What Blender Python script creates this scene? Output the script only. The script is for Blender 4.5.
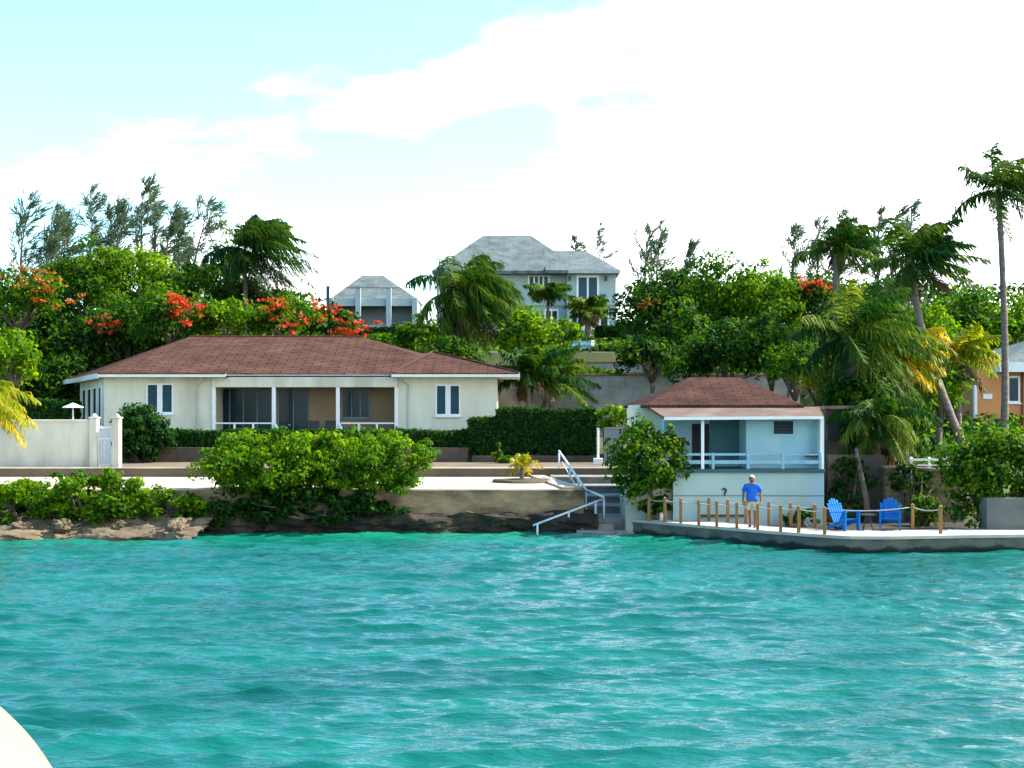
import bpy, bmesh, math, random
import numpy as np
from mathutils import Vector, Matrix, noise
R = math.radians
for o in list(bpy.data.objects): bpy.data.objects.remove(o)
SC = bpy.context.scene
COL = SC.collection

# ------------------------------------------------------------------ camera, sky, sun, exposure
F = 1500.0; HZ = 411.0; CH = 4.2
cam = bpy.data.cameras.new('camera'); camo = bpy.data.objects.new('camera', cam); COL.objects.link(camo)
cam.sensor_width = 36; cam.lens = 36*F/1024; cam.shift_y = 27/1024
cam.clip_start = 0.1; cam.clip_end = 5000
camo.location = (0, 0, CH); camo.rotation_euler = (R(90), 0, 0)
SC.camera = camo
SUN_EL = 45; SUN_AZ = 80           # degrees clockwise from +Y (to the right, a little beyond the scene)
sd = Vector((math.sin(R(SUN_AZ))*math.cos(R(SUN_EL)), math.cos(R(SUN_AZ))*math.cos(R(SUN_EL)), math.sin(R(SUN_EL))))
sun = bpy.data.lights.new('sun', 'SUN'); sun.energy = 4.2; sun.angle = R(0.5); sun.color = (1.0, 0.93, 0.80)
suno = bpy.data.objects.new('sun', sun); COL.objects.link(suno)
suno.rotation_euler = (-sd).to_track_quat('-Z', 'Y').to_euler()
W = bpy.data.worlds.new('World'); SC.world = W; W.use_nodes = True
nt = W.node_tree; nt.nodes.clear()
def N(t, ty, **kw):
    n = t.nodes.new(ty)
    for k, v in kw.items(): setattr(n, k, v)
    return n
def build_world():
    L = nt.links.new
    sky = N(nt, 'ShaderNodeTexSky', sky_type='NISHITA', sun_disc=False)
    sky.sun_elevation = R(SUN_EL); sky.sun_rotation = R(SUN_AZ); sky.air_density = 1.0; sky.dust_density = 0.6; sky.ozone_density = 2.0
    hs = N(nt, 'ShaderNodeMixRGB', blend_type='MULTIPLY'); hs.inputs[0].default_value = 1; hs.inputs[2].default_value = (0.76, 1.0, 1.035, 1)
    L(sky.outputs[0], hs.inputs[1])
    tc = N(nt, 'ShaderNodeTexCoord')
    mp = N(nt, 'ShaderNodeMapping'); mp.inputs['Scale'].default_value = (1.0, 1.0, 2.6); mp.inputs['Location'].default_value = (0.35, 0.1, 0.0)
    L(tc.outputs['Generated'], mp.inputs[0])
    nz = N(nt, 'ShaderNodeTexNoise'); nz.inputs['Scale'].default_value = 5.5; nz.inputs['Detail'].default_value = 7; nz.inputs['Roughness'].default_value = 0.5
    L(mp.outputs[0], nz.inputs[0])
    sep = N(nt, 'ShaderNodeSeparateXYZ'); L(tc.outputs['Generated'], sep.inputs[0])
    # cloud bank thickens towards the right (+X) and the horizon
    m1 = N(nt, 'ShaderNodeMath', operation='MULTIPLY'); m1.inputs[1].default_value = 0.60; L(sep.outputs[0], m1.inputs[0])
    m2 = N(nt, 'ShaderNodeMath', operation='MULTIPLY'); m2.inputs[1].default_value = -1.0; L(sep.outputs[2], m2.inputs[0])
    a1 = N(nt, 'ShaderNodeMath', operation='ADD'); L(m1.outputs[0], a1.inputs[0]); L(m2.outputs[0], a1.inputs[1])
    a2 = N(nt, 'ShaderNodeMath', operation='ADD'); L(a1.outputs[0], a2.inputs[0]); L(nz.outputs[0], a2.inputs[1])
    mr = N(nt, 'ShaderNodeMapRange', interpolation_type='SMOOTHSTEP'); mr.inputs[1].default_value = 0.215; mr.inputs[2].default_value = 0.42
    L(a2.outputs[0], mr.inputs[0])
    mc = N(nt, 'ShaderNodeMath', operation='MULTIPLY'); mc.inputs[1].default_value = 0.85; L(mr.outputs[0], mc.inputs[0])
    mx = N(nt, 'ShaderNodeMixRGB'); mx.inputs[2].default_value = (8.2, 8.4, 8.3, 1)
    L(mc.outputs[0], mx.inputs[0]); L(hs.outputs[0], mx.inputs[1])
    bg = N(nt, 'ShaderNodeBackground'); bg.inputs[1].default_value = 0.135
    L(mx.outputs[0], bg.inputs[0])
    out = N(nt, 'ShaderNodeOutputWorld'); L(bg.outputs[0], out.inputs[0])
build_world()
SC.view_settings.view_transform = 'Standard'; SC.view_settings.look = 'None'
SC.view_settings.gamma = 1; SC.view_settings.use_curve_mapping = False
SC.view_settings.exposure = 1.68

# ------------------------------------------------------------------ helpers
def px(x, D): return (x-512)/F*D
def pz(y, D): return CH+(HZ-y)/F*D
def P(x, y, D): return Vector((px(x, D), D, pz(y, D)))

MATS = {}
def mat(name, c1, c2=None, scale=3.0, rough=0.8, bump=0.0, bscale=None, spec=0.3, metal=0.0, detail=6, stretch=(1,1,1), contrast=(0.35,0.65), c3=None, s3=0.4):
    if name in MATS: return MATS[name]
    m = bpy.data.materials.new(name); m.use_nodes = True; t = m.node_tree; L = t.links.new
    b = t.nodes['Principled BSDF']; b.inputs['Roughness'].default_value = rough; b.inputs['Specular IOR Level'].default_value = spec; b.inputs['Metallic'].default_value = metal
    tc = N(t, 'ShaderNodeTexCoord'); mp = N(t, 'ShaderNodeMapping'); mp.inputs['Scale'].default_value = stretch; L(tc.outputs['Object'], mp.inputs[0])
    if c2 is None: c2 = tuple(min(1, v*0.85) for v in c1)
    nz = N(t, 'ShaderNodeTexNoise'); nz.inputs['Scale'].default_value = scale; nz.inputs['Detail'].default_value = detail; nz.inputs['Roughness'].default_value = 0.62
    L(mp.outputs[0], nz.inputs[0])
    mr = N(t, 'ShaderNodeMapRange'); mr.inputs[1].default_value = contrast[0]; mr.inputs[2].default_value = contrast[1]; L(nz.outputs[0], mr.inputs[0])
    mx = N(t, 'ShaderNodeMixRGB'); mx.inputs[1].default_value = (*c1, 1); mx.inputs[2].default_value = (*c2, 1); L(mr.outputs[0], mx.inputs[0])
    col = mx.outputs[0]
    if c3 is not None:
        n3 = N(t, 'ShaderNodeTexNoise'); n3.inputs['Scale'].default_value = s3; n3.inputs['Detail'].default_value = 5; L(mp.outputs[0], n3.inputs[0])
        r3 = N(t, 'ShaderNodeMapRange'); r3.inputs[1].default_value = 0.48; r3.inputs[2].default_value = 0.66; L(n3.outputs[0], r3.inputs[0])
        x3 = N(t, 'ShaderNodeMixRGB'); x3.inputs[2].default_value = (*c3, 1); L(col, x3.inputs[1]); L(r3.outputs[0], x3.inputs[0]); col = x3.outputs[0]
    L(col, b.inputs['Base Color'])
    if bump:
        nb = N(t, 'ShaderNodeTexNoise'); nb.inputs['Scale'].default_value = bscale or scale*4; nb.inputs['Detail'].default_value = 5; L(mp.outputs[0], nb.inputs[0])
        bp = N(t, 'ShaderNodeBump'); bp.inputs['Strength'].default_value = bump; bp.inputs['Distance'].default_value = 0.05; L(nb.outputs[0], bp.inputs['Height']); L(bp.outputs[0], b.inputs['Normal'])
    MATS[name] = m; return m

def brick_mat(name, c1, c2, mortar, sx, sy, rough=0.85, bump=0.3, msize=0.02, offset=0.5, axes='XZ'):
    m = bpy.data.materials.new(name); m.use_nodes = True; t = m.node_tree; L = t.links.new
    b = t.nodes['Principled BSDF']; b.inputs['Roughness'].default_value = rough; b.inputs['Specular IOR Level'].default_value = 0.05
    tc = N(t, 'ShaderNodeTexCoord'); sp = N(t, 'ShaderNodeSeparateXYZ'); L(tc.outputs['Object'], sp.inputs[0])
    cb = N(t, 'ShaderNodeCombineXYZ'); L(sp.outputs['XYZ'.index(axes[0])], cb.inputs[0]); L(sp.outputs['XYZ'.index(axes[1])], cb.inputs[1])
    br = N(t, 'ShaderNodeTexBrick'); br.inputs['Color1'].default_value = (*c1, 1); br.inputs['Color2'].default_value = (*c2, 1); br.inputs['Mortar'].default_value = (*mortar, 1)
    br.inputs['Scale'].default_value = 1; br.inputs['Brick Width'].default_value = sx; br.inputs['Row Height'].default_value = sy; br.inputs['Mortar Size'].default_value = msize; br.offset = offset
    L(cb.outputs[0], br.inputs[0])
    nz = N(t, 'ShaderNodeTexNoise'); nz.inputs['Scale'].default_value = 0.9; nz.inputs['Detail'].default_value = 8; nz.inputs['Roughness'].default_value = 0.65; L(tc.outputs['Object'], nz.inputs[0])
    mr = N(t, 'ShaderNodeMapRange'); mr.inputs[1].default_value = 0.3; mr.inputs[2].default_value = 0.7; mr.inputs[3].default_value = 0.55; mr.inputs[4].default_value = 1.22; L(nz.outputs[0], mr.inputs[0])
    ml = N(t, 'ShaderNodeMixRGB', blend_type='MULTIPLY'); ml.inputs[0].default_value = 1; L(br.outputs[0], ml.inputs[1]); L(mr.outputs[0], ml.inputs[2])
    L(ml.outputs[0], b.inputs['Base Color'])
    bp = N(t, 'ShaderNodeBump'); bp.inputs['Strength'].default_value = bump; bp.inputs['Distance'].default_value = 0.03; L(br.outputs['Fac'], bp.inputs['Height']); bp.invert = True; L(bp.outputs[0], b.inputs['Normal'])
    MATS[name] = m; return m

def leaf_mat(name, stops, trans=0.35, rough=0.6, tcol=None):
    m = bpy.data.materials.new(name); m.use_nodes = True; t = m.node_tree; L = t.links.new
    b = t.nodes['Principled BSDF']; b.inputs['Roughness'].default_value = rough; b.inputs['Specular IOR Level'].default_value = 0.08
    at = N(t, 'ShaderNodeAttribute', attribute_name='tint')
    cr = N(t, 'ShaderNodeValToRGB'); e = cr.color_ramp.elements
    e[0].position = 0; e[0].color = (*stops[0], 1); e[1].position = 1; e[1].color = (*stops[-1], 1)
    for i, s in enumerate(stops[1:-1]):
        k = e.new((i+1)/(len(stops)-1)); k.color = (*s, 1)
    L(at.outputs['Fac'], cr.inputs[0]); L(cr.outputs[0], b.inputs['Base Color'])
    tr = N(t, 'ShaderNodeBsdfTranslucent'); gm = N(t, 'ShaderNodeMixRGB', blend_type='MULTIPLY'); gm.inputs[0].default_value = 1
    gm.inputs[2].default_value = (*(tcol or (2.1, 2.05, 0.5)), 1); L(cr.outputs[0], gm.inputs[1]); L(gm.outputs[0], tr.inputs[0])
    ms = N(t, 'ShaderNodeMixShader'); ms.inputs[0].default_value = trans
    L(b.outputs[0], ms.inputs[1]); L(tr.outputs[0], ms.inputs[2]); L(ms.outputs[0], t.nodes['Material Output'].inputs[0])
    MATS[name] = m; return m

class MB:
    def __init__(s): s.v = []; s.f = []
    def add(s, vs, fs):
        o = len(s.v); s.v += [tuple(v) for v in vs]; s.f += [tuple(i+o for i in f) for f in fs]; return s
    def box(s, x0, x1, y0, y1, z0, z1):
        return s.add([(x0,y0,z0),(x1,y0,z0),(x1,y1,z0),(x0,y1,z0),(x0,y0,z1),(x1,y0,z1),(x1,y1,z1),(x0,y1,z1)],
                     [(0,3,2,1),(4,5,6,7),(0,1,5,4),(1,2,6,5),(2,3,7,6),(3,0,4,7)])
    def prism(s, pts, z0, z1):        # pts counter-clockwise in XY
        n = len(pts)
        return s.add([(p[0],p[1],z0) for p in pts]+[(p[0],p[1],z1) for p in pts],
                     [tuple(range(n))[::-1], tuple(range(n, 2*n))]+[(i,(i+1)%n,n+(i+1)%n,n+i) for i in range(n)])
    def prismy(s, pts, y0, y1):       # pts in XZ, extruded in y
        n = len(pts)
        return s.add([(p[0],y0,p[1]) for p in pts]+[(p[0],y1,p[1]) for p in pts],
                     [tuple(range(n)), tuple(range(n, 2*n))[::-1]]+[((i+1)%n,i,n+i,n+(i+1)%n) for i in range(n)])
    def tube(s, pts, r, n=8, cap=True):
        pts = [Vector(p) for p in pts]; m = len(pts)
        rs = r if hasattr(r, '__len__') else [r]*m
        o = len(s.v)
        for i, p in enumerate(pts):
            d = (pts[min(i+1, m-1)]-pts[max(i-1, 0)]).normalized()
            a = Vector((0,0,1)) if abs(d.z) < 0.9 else Vector((1,0,0))
            u = d.cross(a).normalized(); w = d.cross(u)
            for k in range(n):
                t = 2*math.pi*k/n; s.v.append(tuple(p+(u*math.cos(t)+w*math.sin(t))*rs[i]))
        for i in range(m-1):
            for k in range(n):
                s.f.append((o+i*n+k, o+i*n+(k+1)%n, o+(i+1)*n+(k+1)%n, o+(i+1)*n+k))
        if cap:
            s.f.append(tuple(o+k for k in range(n))[::-1]); s.f.append(tuple(o+(m-1)*n+k for k in range(n)))
        return s
    def bar(s, a, b, w, h=None):      # rectangular bar between two points
        h = h or w; a = Vector(a); b = Vector(b); d = (b-a).normalized()
        up = Vector((0,0,1)) if abs(d.z) < 0.95 else Vector((0,1,0))
        u = d.cross(up).normalized()*w/2; q = u.cross(d).normalized()*h/2
        vs = [p+x for p in (a, b) for x in (-u-q, u-q, u+q, -u+q)]
        return s.add(vs, [(0,1,2,3),(7,6,5,4),(0,4,5,1),(1,5,6,2),(2,6,7,3),(3,7,4,0)])
    def build(s, name, m, parent=None, bevel=0, smooth=False, loc=None, sub=0):
        me = bpy.data.meshes.new(name); me.from_pydata(s.v, [], s.f); me.update()
        bm = bmesh.new(); bm.from_mesh(me); bmesh.ops.recalc_face_normals(bm, faces=bm.faces); bm.to_mesh(me); bm.free()
        me.materials.append(m)
        if smooth: me.polygons.foreach_set('use_smooth', [True]*len(me.polygons))
        o = bpy.data.objects.new(name, me); COL.objects.link(o)
        if parent is not None:
            o.parent = parent
            # vertices are written in world space; express them in the parent's space
            me.transform(Matrix.Translation(-world_loc(parent)))
        elif loc is not None:
            me.transform(Matrix.Translation(-Vector(loc))); o.location = loc
        if sub:
            q = o.modifiers.new('sub', 'SUBSURF'); q.levels = q.render_levels = sub
        if bevel:
            q = o.modifiers.new('bev', 'BEVEL'); q.width = bevel; q.segments = 2; q.limit_method = 'ANGLE'
        return o
def world_loc(o):
    v = Vector((0,0,0))
    while o is not None: v = v+Vector(o.location); o = o.parent
    return v
def tag(o, label=None, cat=None, group=None, kind=None):
    if label: o['label'] = label
    if cat: o['category'] = cat
    if group: o['group'] = group
    if kind: o['kind'] = kind
    return o
def thing(name, loc, label, cat, group=None):
    o = bpy.data.objects.new(name, None); COL.objects.link(o); o.location = loc; o.empty_display_size = 0.3
    return tag(o, label, cat, group)
def np_mesh(name, V, Q, m, parent=None, tint=None, smooth=False, loc=None):
    me = bpy.data.meshes.new(name); V = np.asarray(V, dtype=np.float32)
    off = np.array(world_loc(parent) if parent is not None else (loc or (0,0,0)), dtype=np.float32)
    V = V-off
    Q = np.asarray(Q, dtype=np.int32); k = Q.shape[1]
    me.vertices.add(len(V)); me.vertices.foreach_set('co', V.ravel())
    me.loops.add(Q.size); me.loops.foreach_set('vertex_index', Q.ravel())
    me.polygons.add(len(Q)); me.polygons.foreach_set('loop_start', np.arange(0, Q.size, k, dtype=np.int32))
    try: me.polygons.foreach_set('loop_total', np.full(len(Q), k, dtype=np.int32))
    except Exception: pass
    if smooth: me.polygons.foreach_set('use_smooth', np.ones(len(Q), dtype=bool))
    me.update(calc_edges=True)
    if tint is not None:
        a = me.attributes.new('tint', 'FLOAT', 'FACE'); a.data.foreach_set('value', np.asarray(tint, dtype=np.float32))
    me.materials.append(m)
    o = bpy.data.objects.new(name, me); COL.objects.link(o)
    if parent is not None: o.parent = parent
    elif loc is not None: o.location = loc
    return o

# ------------------------------------------------------------------ materials
CREAM = mat('cream_render', (0.70,0.67,0.53), (0.61,0.58,0.45), 1.3, 0.85, 0.1, 18, stretch=(1,1,0.28), c3=(0.50,0.46,0.35), s3=0.7)
WHITE = mat('white_paint', (0.80,0.80,0.76), (0.72,0.73,0.70), 2.0, 0.55)
WALLW = mat('weathered_white_wall', (0.56,0.54,0.44), (0.40,0.385,0.31), 0.9, 0.9, 0.15, 12, stretch=(1,1,0.35), c3=(0.36,0.35,0.29), s3=0.7)
BLUEW = mat('pale_blue_paint', (0.33,0.52,0.57), (0.27,0.46,0.52), 1.4, 0.75, 0.06, 14, c3=(0.42,0.55,0.55), s3=0.5)
BASEW = mat('faded_aqua_wall', (0.40,0.50,0.46), (0.33,0.43,0.41), 0.8, 0.85, 0.1, 10, stretch=(1,1,0.5), c3=(0.27,0.45,0.58), s3=0.33)
GREYB = mat('grey_blue_wall', (0.34,0.42,0.41), (0.29,0.37,0.36), 0.4, 0.85)
GLASS = mat('dark_window_glass', (0.005,0.022,0.032), (0.010,0.038,0.05), 0.7, 0.15, spec=0.16)
DARK = mat('dark_interior', (0.02,0.022,0.028), (0.03,0.035,0.04), 1.0, 0.9)
SHUT = mat('blue_grey_shutter', (0.025,0.075,0.105), (0.02,0.055,0.08), 1.5, 0.6)
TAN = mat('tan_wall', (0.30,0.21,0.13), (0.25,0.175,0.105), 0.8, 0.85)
CONC = mat('pale_concrete', (0.47,0.41,0.31), (0.35,0.30,0.225), 0.7, 0.9, 0.15, 10, c3=(0.28,0.235,0.17), s3=0.35)
CONCD = mat('weathered_concrete', (0.34,0.225,0.125), (0.15,0.10,0.06), 1.3, 0.95, 0.7, 5, stretch=(0.7,1,1.6), c3=(0.075,0.052,0.034), s3=0.8)
SEAW = mat('algae_stained_concrete', (0.10,0.11,0.09), (0.05,0.07,0.06), 1.6, 0.9, 0.6, 8, stretch=(1,1,2), c3=(0.14,0.135,0.10), s3=1.0)
def tide_band(m, zt):
    t = m.node_tree; L = t.links.new; b = t.nodes['Principled BSDF']; src = b.inputs['Base Color'].links[0].from_socket
    tc = N(t, 'ShaderNodeTexCoord'); sp = N(t, 'ShaderNodeSeparateXYZ'); L(tc.outputs['Object'], sp.inputs[0])
    nz = N(t, 'ShaderNodeTexNoise'); nz.inputs['Scale'].default_value = 1.5; nz.inputs['Detail'].default_value = 6; L(tc.outputs['Object'], nz.inputs[0])
    ma = N(t, 'ShaderNodeMath', operation='MULTIPLY_ADD'); ma.inputs[1].default_value = 0.5; L(nz.outputs[0], ma.inputs[0]); L(sp.outputs[2], ma.inputs[2])
    mr = N(t, 'ShaderNodeMapRange', interpolation_type='SMOOTHSTEP'); mr.inputs[1].default_value = zt+.20; mr.inputs[2].default_value = zt+.32; L(ma.outputs[0], mr.inputs[0])
    mx = N(t, 'ShaderNodeMixRGB'); mx.inputs[1].default_value = (0.014, 0.026, 0.020, 1); L(mr.outputs[0], mx.inputs[0]); L(src, mx.inputs[2]); L(mx.outputs[0], b.inputs['Base Color'])
tide_band(SEAW, 0.14)
DOCKT = mat('bleached_dock_top', (0.46,0.42,0.35), (0.36,0.33,0.27), 1.2, 0.9, 0.1)
ROCK = mat('limestone_rock', (0.19,0.145,0.09), (0.075,0.057,0.037), 1.3, 0.95, 0.8, 6, c3=(0.11,0.085,0.055), s3=0.9)
ROCKD = mat('dark_wet_rock', (0.032,0.024,0.016), (0.012,0.014,0.012), 2.5, 0.9, 1.0, 9, c3=(0.060,0.045,0.028), s3=1.2)
STONE = mat('old_shade_dark_stone', (0.12,0.088,0.062), (0.05,0.040,0.030), 1.3, 0.95, 0.6, 6, c3=(0.055,0.05,0.042), s3=0.5)  # old stone, its colour darkened to carry the shade beside the boat house
RETW = brick_mat('block_retaining_wall', (0.36,0.35,0.32), (0.335,0.325,0.295), (0.30,0.29,0.265), 1.2, 0.5, msize=0.02)
EARTH = mat('dry_soil', (0.12,0.09,0.055), (0.07,0.06,0.035), 1.0, 0.95, 0.5, 6)
GRND = mat('grassy_ground', (0.035,0.06,0.015), (0.06,0.065,0.025), 0.5, 0.95, 0.5, 4, c3=(0.09,0.07,0.04), s3=0.15)
ROOFB = brick_mat('brown_shingles', (0.092,0.046,0.033), (0.073,0.037,0.027), (0.036,0.017,0.013), 0.9, 0.36, axes='XY', msize=0.035, bump=0.7)
ROOFB2 = brick_mat('dull_brown_shingles', (0.078,0.038,0.028), (0.060,0.029,0.022), (0.034,0.015,0.012), 0.7, 0.26, axes='XY', msize=0.022, bump=0.6)
ROOFG = brick_mat('grey_shingles', (0.125,0.155,0.155), (0.11,0.138,0.14), (0.085,0.105,0.108), 1.0, 0.4, axes='XY', msize=0.03)
WOOD = mat('dock_post_wood', (0.33,0.17,0.05), (0.19,0.085,0.028), 3, 0.8, 0.3, 20, stretch=(1,1,0.2))
ROPE = mat('pale_rope', (0.52,0.48,0.42), (0.38,0.35,0.3), 20, 0.9, 0.4, 60)
CHBL = mat('bright_blue_plastic', (0.0,0.125,0.42), (0.0,0.105,0.36), 2, 0.6, spec=0.12)
BARK = mat('grey_brown_bark', (0.15,0.12,0.09), (0.08,0.065,0.05), 4, 0.9, 0.6, 14, stretch=(1,1,0.4))
PBARK = mat('palm_bark', (0.20,0.165,0.14), (0.11,0.09,0.08), 5, 0.9, 0.6, 8, stretch=(0.4,0.4,2.0))
ORANGE = mat('orange_render', (0.62,0.27,0.10), (0.54,0.23,0.08), 0.8, 0.85, 0.08)
METAL = mat('white_metal_rail', (0.62,0.68,0.70), (0.50,0.55,0.57), 5, 0.4, spec=0.5)
GREYM = mat('dark_grey_metal', (0.05,0.05,0.055), (0.035,0.035,0.04), 5, 0.5)
GEL = mat('cream_gelcoat', (0.36,0.30,0.185), (0.34,0.285,0.17), 0.6, 0.35, spec=0.5)
RUB = mat('black_rubber_strip', (0.03,0.03,0.03), None, 4, 0.6)
SKIN = mat('tanned_skin', (0.24,0.09,0.045), (0.20,0.075,0.04), 6, 0.6)
SHIRT = mat('blue_shirt_cloth', (0.012,0.13,0.56), (0.010,0.11,0.47), 5, 0.85, 0.2, 12)
SHORTS = mat('khaki_shorts_cloth', (0.50,0.45,0.34), (0.42,0.38,0.29), 6, 0.9)
HAIR = mat('white_hair', (0.66,0.64,0.60), (0.5,0.49,0.46), 30, 0.8)
SHOE = mat('dark_shoe', (0.07,0.04,0.03), None, 6, 0.7)
PF = mat('teal_grey_frame', (0.16,0.24,0.26), (0.12,0.19,0.21), 2, 0.6)
LF = {
 'deep': leaf_mat('shade_deep_green_leaf', [(0.002,0.017,0.006),(0.005,0.034,0.006),(0.028,0.085,0.004),(0.110,0.180,0.003)], 0.36),  # deep green, darkened further so the colour stands for shade in the canopy
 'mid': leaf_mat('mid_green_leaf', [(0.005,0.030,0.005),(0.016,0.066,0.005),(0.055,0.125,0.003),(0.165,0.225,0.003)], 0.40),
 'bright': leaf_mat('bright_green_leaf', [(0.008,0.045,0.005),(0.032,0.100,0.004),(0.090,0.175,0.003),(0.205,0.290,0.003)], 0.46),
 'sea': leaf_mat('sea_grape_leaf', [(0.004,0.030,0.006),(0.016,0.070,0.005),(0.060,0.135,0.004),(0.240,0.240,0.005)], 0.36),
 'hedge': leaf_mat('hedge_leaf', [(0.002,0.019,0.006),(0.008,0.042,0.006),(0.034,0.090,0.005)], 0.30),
 'palm': leaf_mat('palm_leaflet', [(0.004,0.030,0.010),(0.014,0.058,0.008),(0.055,0.110,0.008),(0.19,0.20,0.035)], 0.32),
 'palmd': leaf_mat('dark_palm_leaflet', [(0.003,0.024,0.010),(0.010,0.046,0.009),(0.040,0.090,0.008),(0.14,0.16,0.03)], 0.28),
 'palmy': leaf_mat('yellowing_palm_leaflet', [(0.05,0.12,0.01),(0.16,0.21,0.012),(0.34,0.27,0.015),(0.42,0.24,0.03)], 0.40, 0.35),
 'pine': leaf_mat('hazed_casuarina_needle', [(0.060,0.100,0.060),(0.090,0.140,0.075),(0.13,0.18,0.09)], 0.2, 0.7, (1.2,1.2,1.0)),  # grey-green needles, lightened in colour to imitate haze
 'red': leaf_mat('red_blossom', [(0.42,0.030,0.012),(0.55,0.065,0.02),(0.62,0.13,0.05)], 0.4, 0.5, (1.1,1.0,0.8)),
 'orange': leaf_mat('orange_blossom', [(0.36,0.07,0.012),(0.42,0.12,0.02),(0.30,0.17,0.02)], 0.4, 0.5, (1.1,1.0,0.8)),
 'gold': leaf_mat('golden_leaf', [(0.12,0.17,0.01),(0.30,0.28,0.015),(0.50,0.30,0.02)], 0.4, 0.5, (1.3,1.2,0.6)),
 'dry': leaf_mat('dry_frond', [(0.20,0.14,0.07),(0.12,0.08,0.04),(0.30,0.24,0.14)], 0.2, 0.7, (1.1,1.0,0.8)),
}

# ------------------------------------------------------------------ terrain, water
prof = [(-400,-5),(20,-4),(46,-2.2),(51.2,-1.2),(52.6,0.2),(54,1.1),(62,1.30),(62.6,1.7),(69.5,1.72),(70.5,2.35),(74,2.6),(84.9,3.0),(85.2,5.95),(95,6.6),(105,7.0),(105.3,8.3),(118,9.0),(130,10.3),(142,11.7),(152,12.2),(220,13),(420,13),(900,6),(2500,0)]
py_, pz_ = zip(*prof)
def ground_z(x, y):
    z = float(np.interp(y, py_, pz_))
    return z
def build_terrain():
    xs = np.concatenate([[-2500,-1200,-600,-300,-160,-110,-80], np.arange(-60, 60.1, 1.0), [80,110,160,300,600,1200,2500]])
    ys = np.array(sorted(set([a for a in py_]+list(np.arange(47, 160, 1.0))+[180,260,320,600,1500])))
    V = []
    for y in ys:
        for x in xs:
            z = ground_z(x, y)
            if 3.0 < x < 16 and 50 < y < 56: z = min(z, 0.2 if y < 54.5 else z)     # water edge under the boat house
            if -32 < x < -3 and 84 < y < 92.5: z = 2.9
            if 0.5 < x < 5.5 and 50 < y < 61.9: z = min(z, -0.4)
            if abs(x) < 120 and y > 72: z += 0.18*noise.noise(Vector((x*0.25, y*0.25, 0)))
            if abs(x) > 60: z += 0.4*noise.noise(Vector((x*0.02, y*0.02, 3)))
            V.append((x, y, z))
    nx = len(xs)
    Q = [(j*nx+i, j*nx+i+1, (j+1)*nx+i+1, (j+1)*nx+i) for j in range(len(ys)-1) for i in range(nx-1)]
    o = np_mesh('ground', V, Q, GRND, smooth=False); tag(o, kind='structure')
build_terrain()

def water_mat():
    m = bpy.data.materials.new('turquoise_sea_water'); m.use_nodes = True; t = m.node_tree; L = t.links.new
    b = t.nodes['Principled BSDF']
    tc = N(t, 'ShaderNodeTexCoord'); sp = N(t, 'ShaderNodeSeparateXYZ'); L(tc.outputs['Object'], sp.inputs[0])
    # shallower, greener water towards the shore; patches of sea grass offshore
    nz = N(t, 'ShaderNodeTexNoise'); nz.inputs['Scale'].default_value = 0.10; nz.inputs['Detail'].default_value = 4
    mp = N(t, 'ShaderNodeMapping'); mp.inputs['Scale'].default_value = (0.5, 1.2, 1); L(tc.outputs['Object'], mp.inputs[0]); L(mp.outputs[0], nz.inputs[0])
    ad = N(t, 'ShaderNodeMath', operation='MULTIPLY_ADD'); ad.inputs[1].default_value = 9.0; L(nz.outputs[0], ad.inputs[0]); L(sp.outputs[1], ad.inputs[2])
    mr = N(t, 'ShaderNodeMapRange', interpolation_type='SMOOTHSTEP'); mr.inputs[1].default_value = 47.5; mr.inputs[2].default_value = 59; L(ad.outputs[0], mr.inputs[0])
    n2 = N(t, 'ShaderNodeTexNoise'); n2.inputs['Scale'].default_value = 0.30; n2.inputs['Detail'].default_value = 5; L(mp.outputs[0], n2.inputs[0])
    r2 = N(t, 'ShaderNodeMapRange'); r2.inputs[1].default_value = 0.35; r2.inputs[2].default_value = 0.65; L(n2.outputs[0], r2.inputs[0])
    c0 = N(t, 'ShaderNodeMixRGB'); c0.inputs[1].default_value = (0.000, 0.063, 0.052, 1); c0.inputs[2].default_value = (0.002, 0.105, 0.083, 1); L(r2.outputs[0], c0.inputs[0])
    c1 = N(t, 'ShaderNodeMixRGB'); c1.inputs[2].default_value = (0.008, 0.19, 0.11, 1); L(mr.outputs[0], c1.inputs[0]); L(c0.outputs[0], c1.inputs[1])
    L(c1.outputs[0], b.inputs['Base Color'])
    b.inputs['Roughness'].default_value = 0.12; b.inputs['IOR'].default_value = 1.33; b.inputs['Specular IOR Level'].default_value = 0.95; b.inputs['Specular Tint'].default_value = (0.94, 1.0, 0.97, 1)
    w1 = N(t, 'ShaderNodeTexNoise'); w1.inputs['Scale'].default_value = 4.5; w1.inputs['Detail'].default_value = 3; w1.inputs['Roughness'].default_value = 0.5; w1.inputs['Distortion'].default_value = 0.25
    m3 = N(t, 'ShaderNodeMapping'); m3.inputs['Rotation'].default_value = (0, 0, R(6)); m3.inputs['Scale'].default_value = (0.7, 2.1, 1); L(tc.outputs['Object'], m3.inputs[0]); L(m3.outputs[0], w1.inputs[0])
    bp = N(t, 'ShaderNodeBump'); bp.inputs['Strength'].default_value = 0.85; bp.inputs['Distance'].default_value = 0.045; L(w1.outputs[0], bp.inputs['Height'])
    L(bp.outputs[0], b.inputs['Normal'])
    return m
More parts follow.
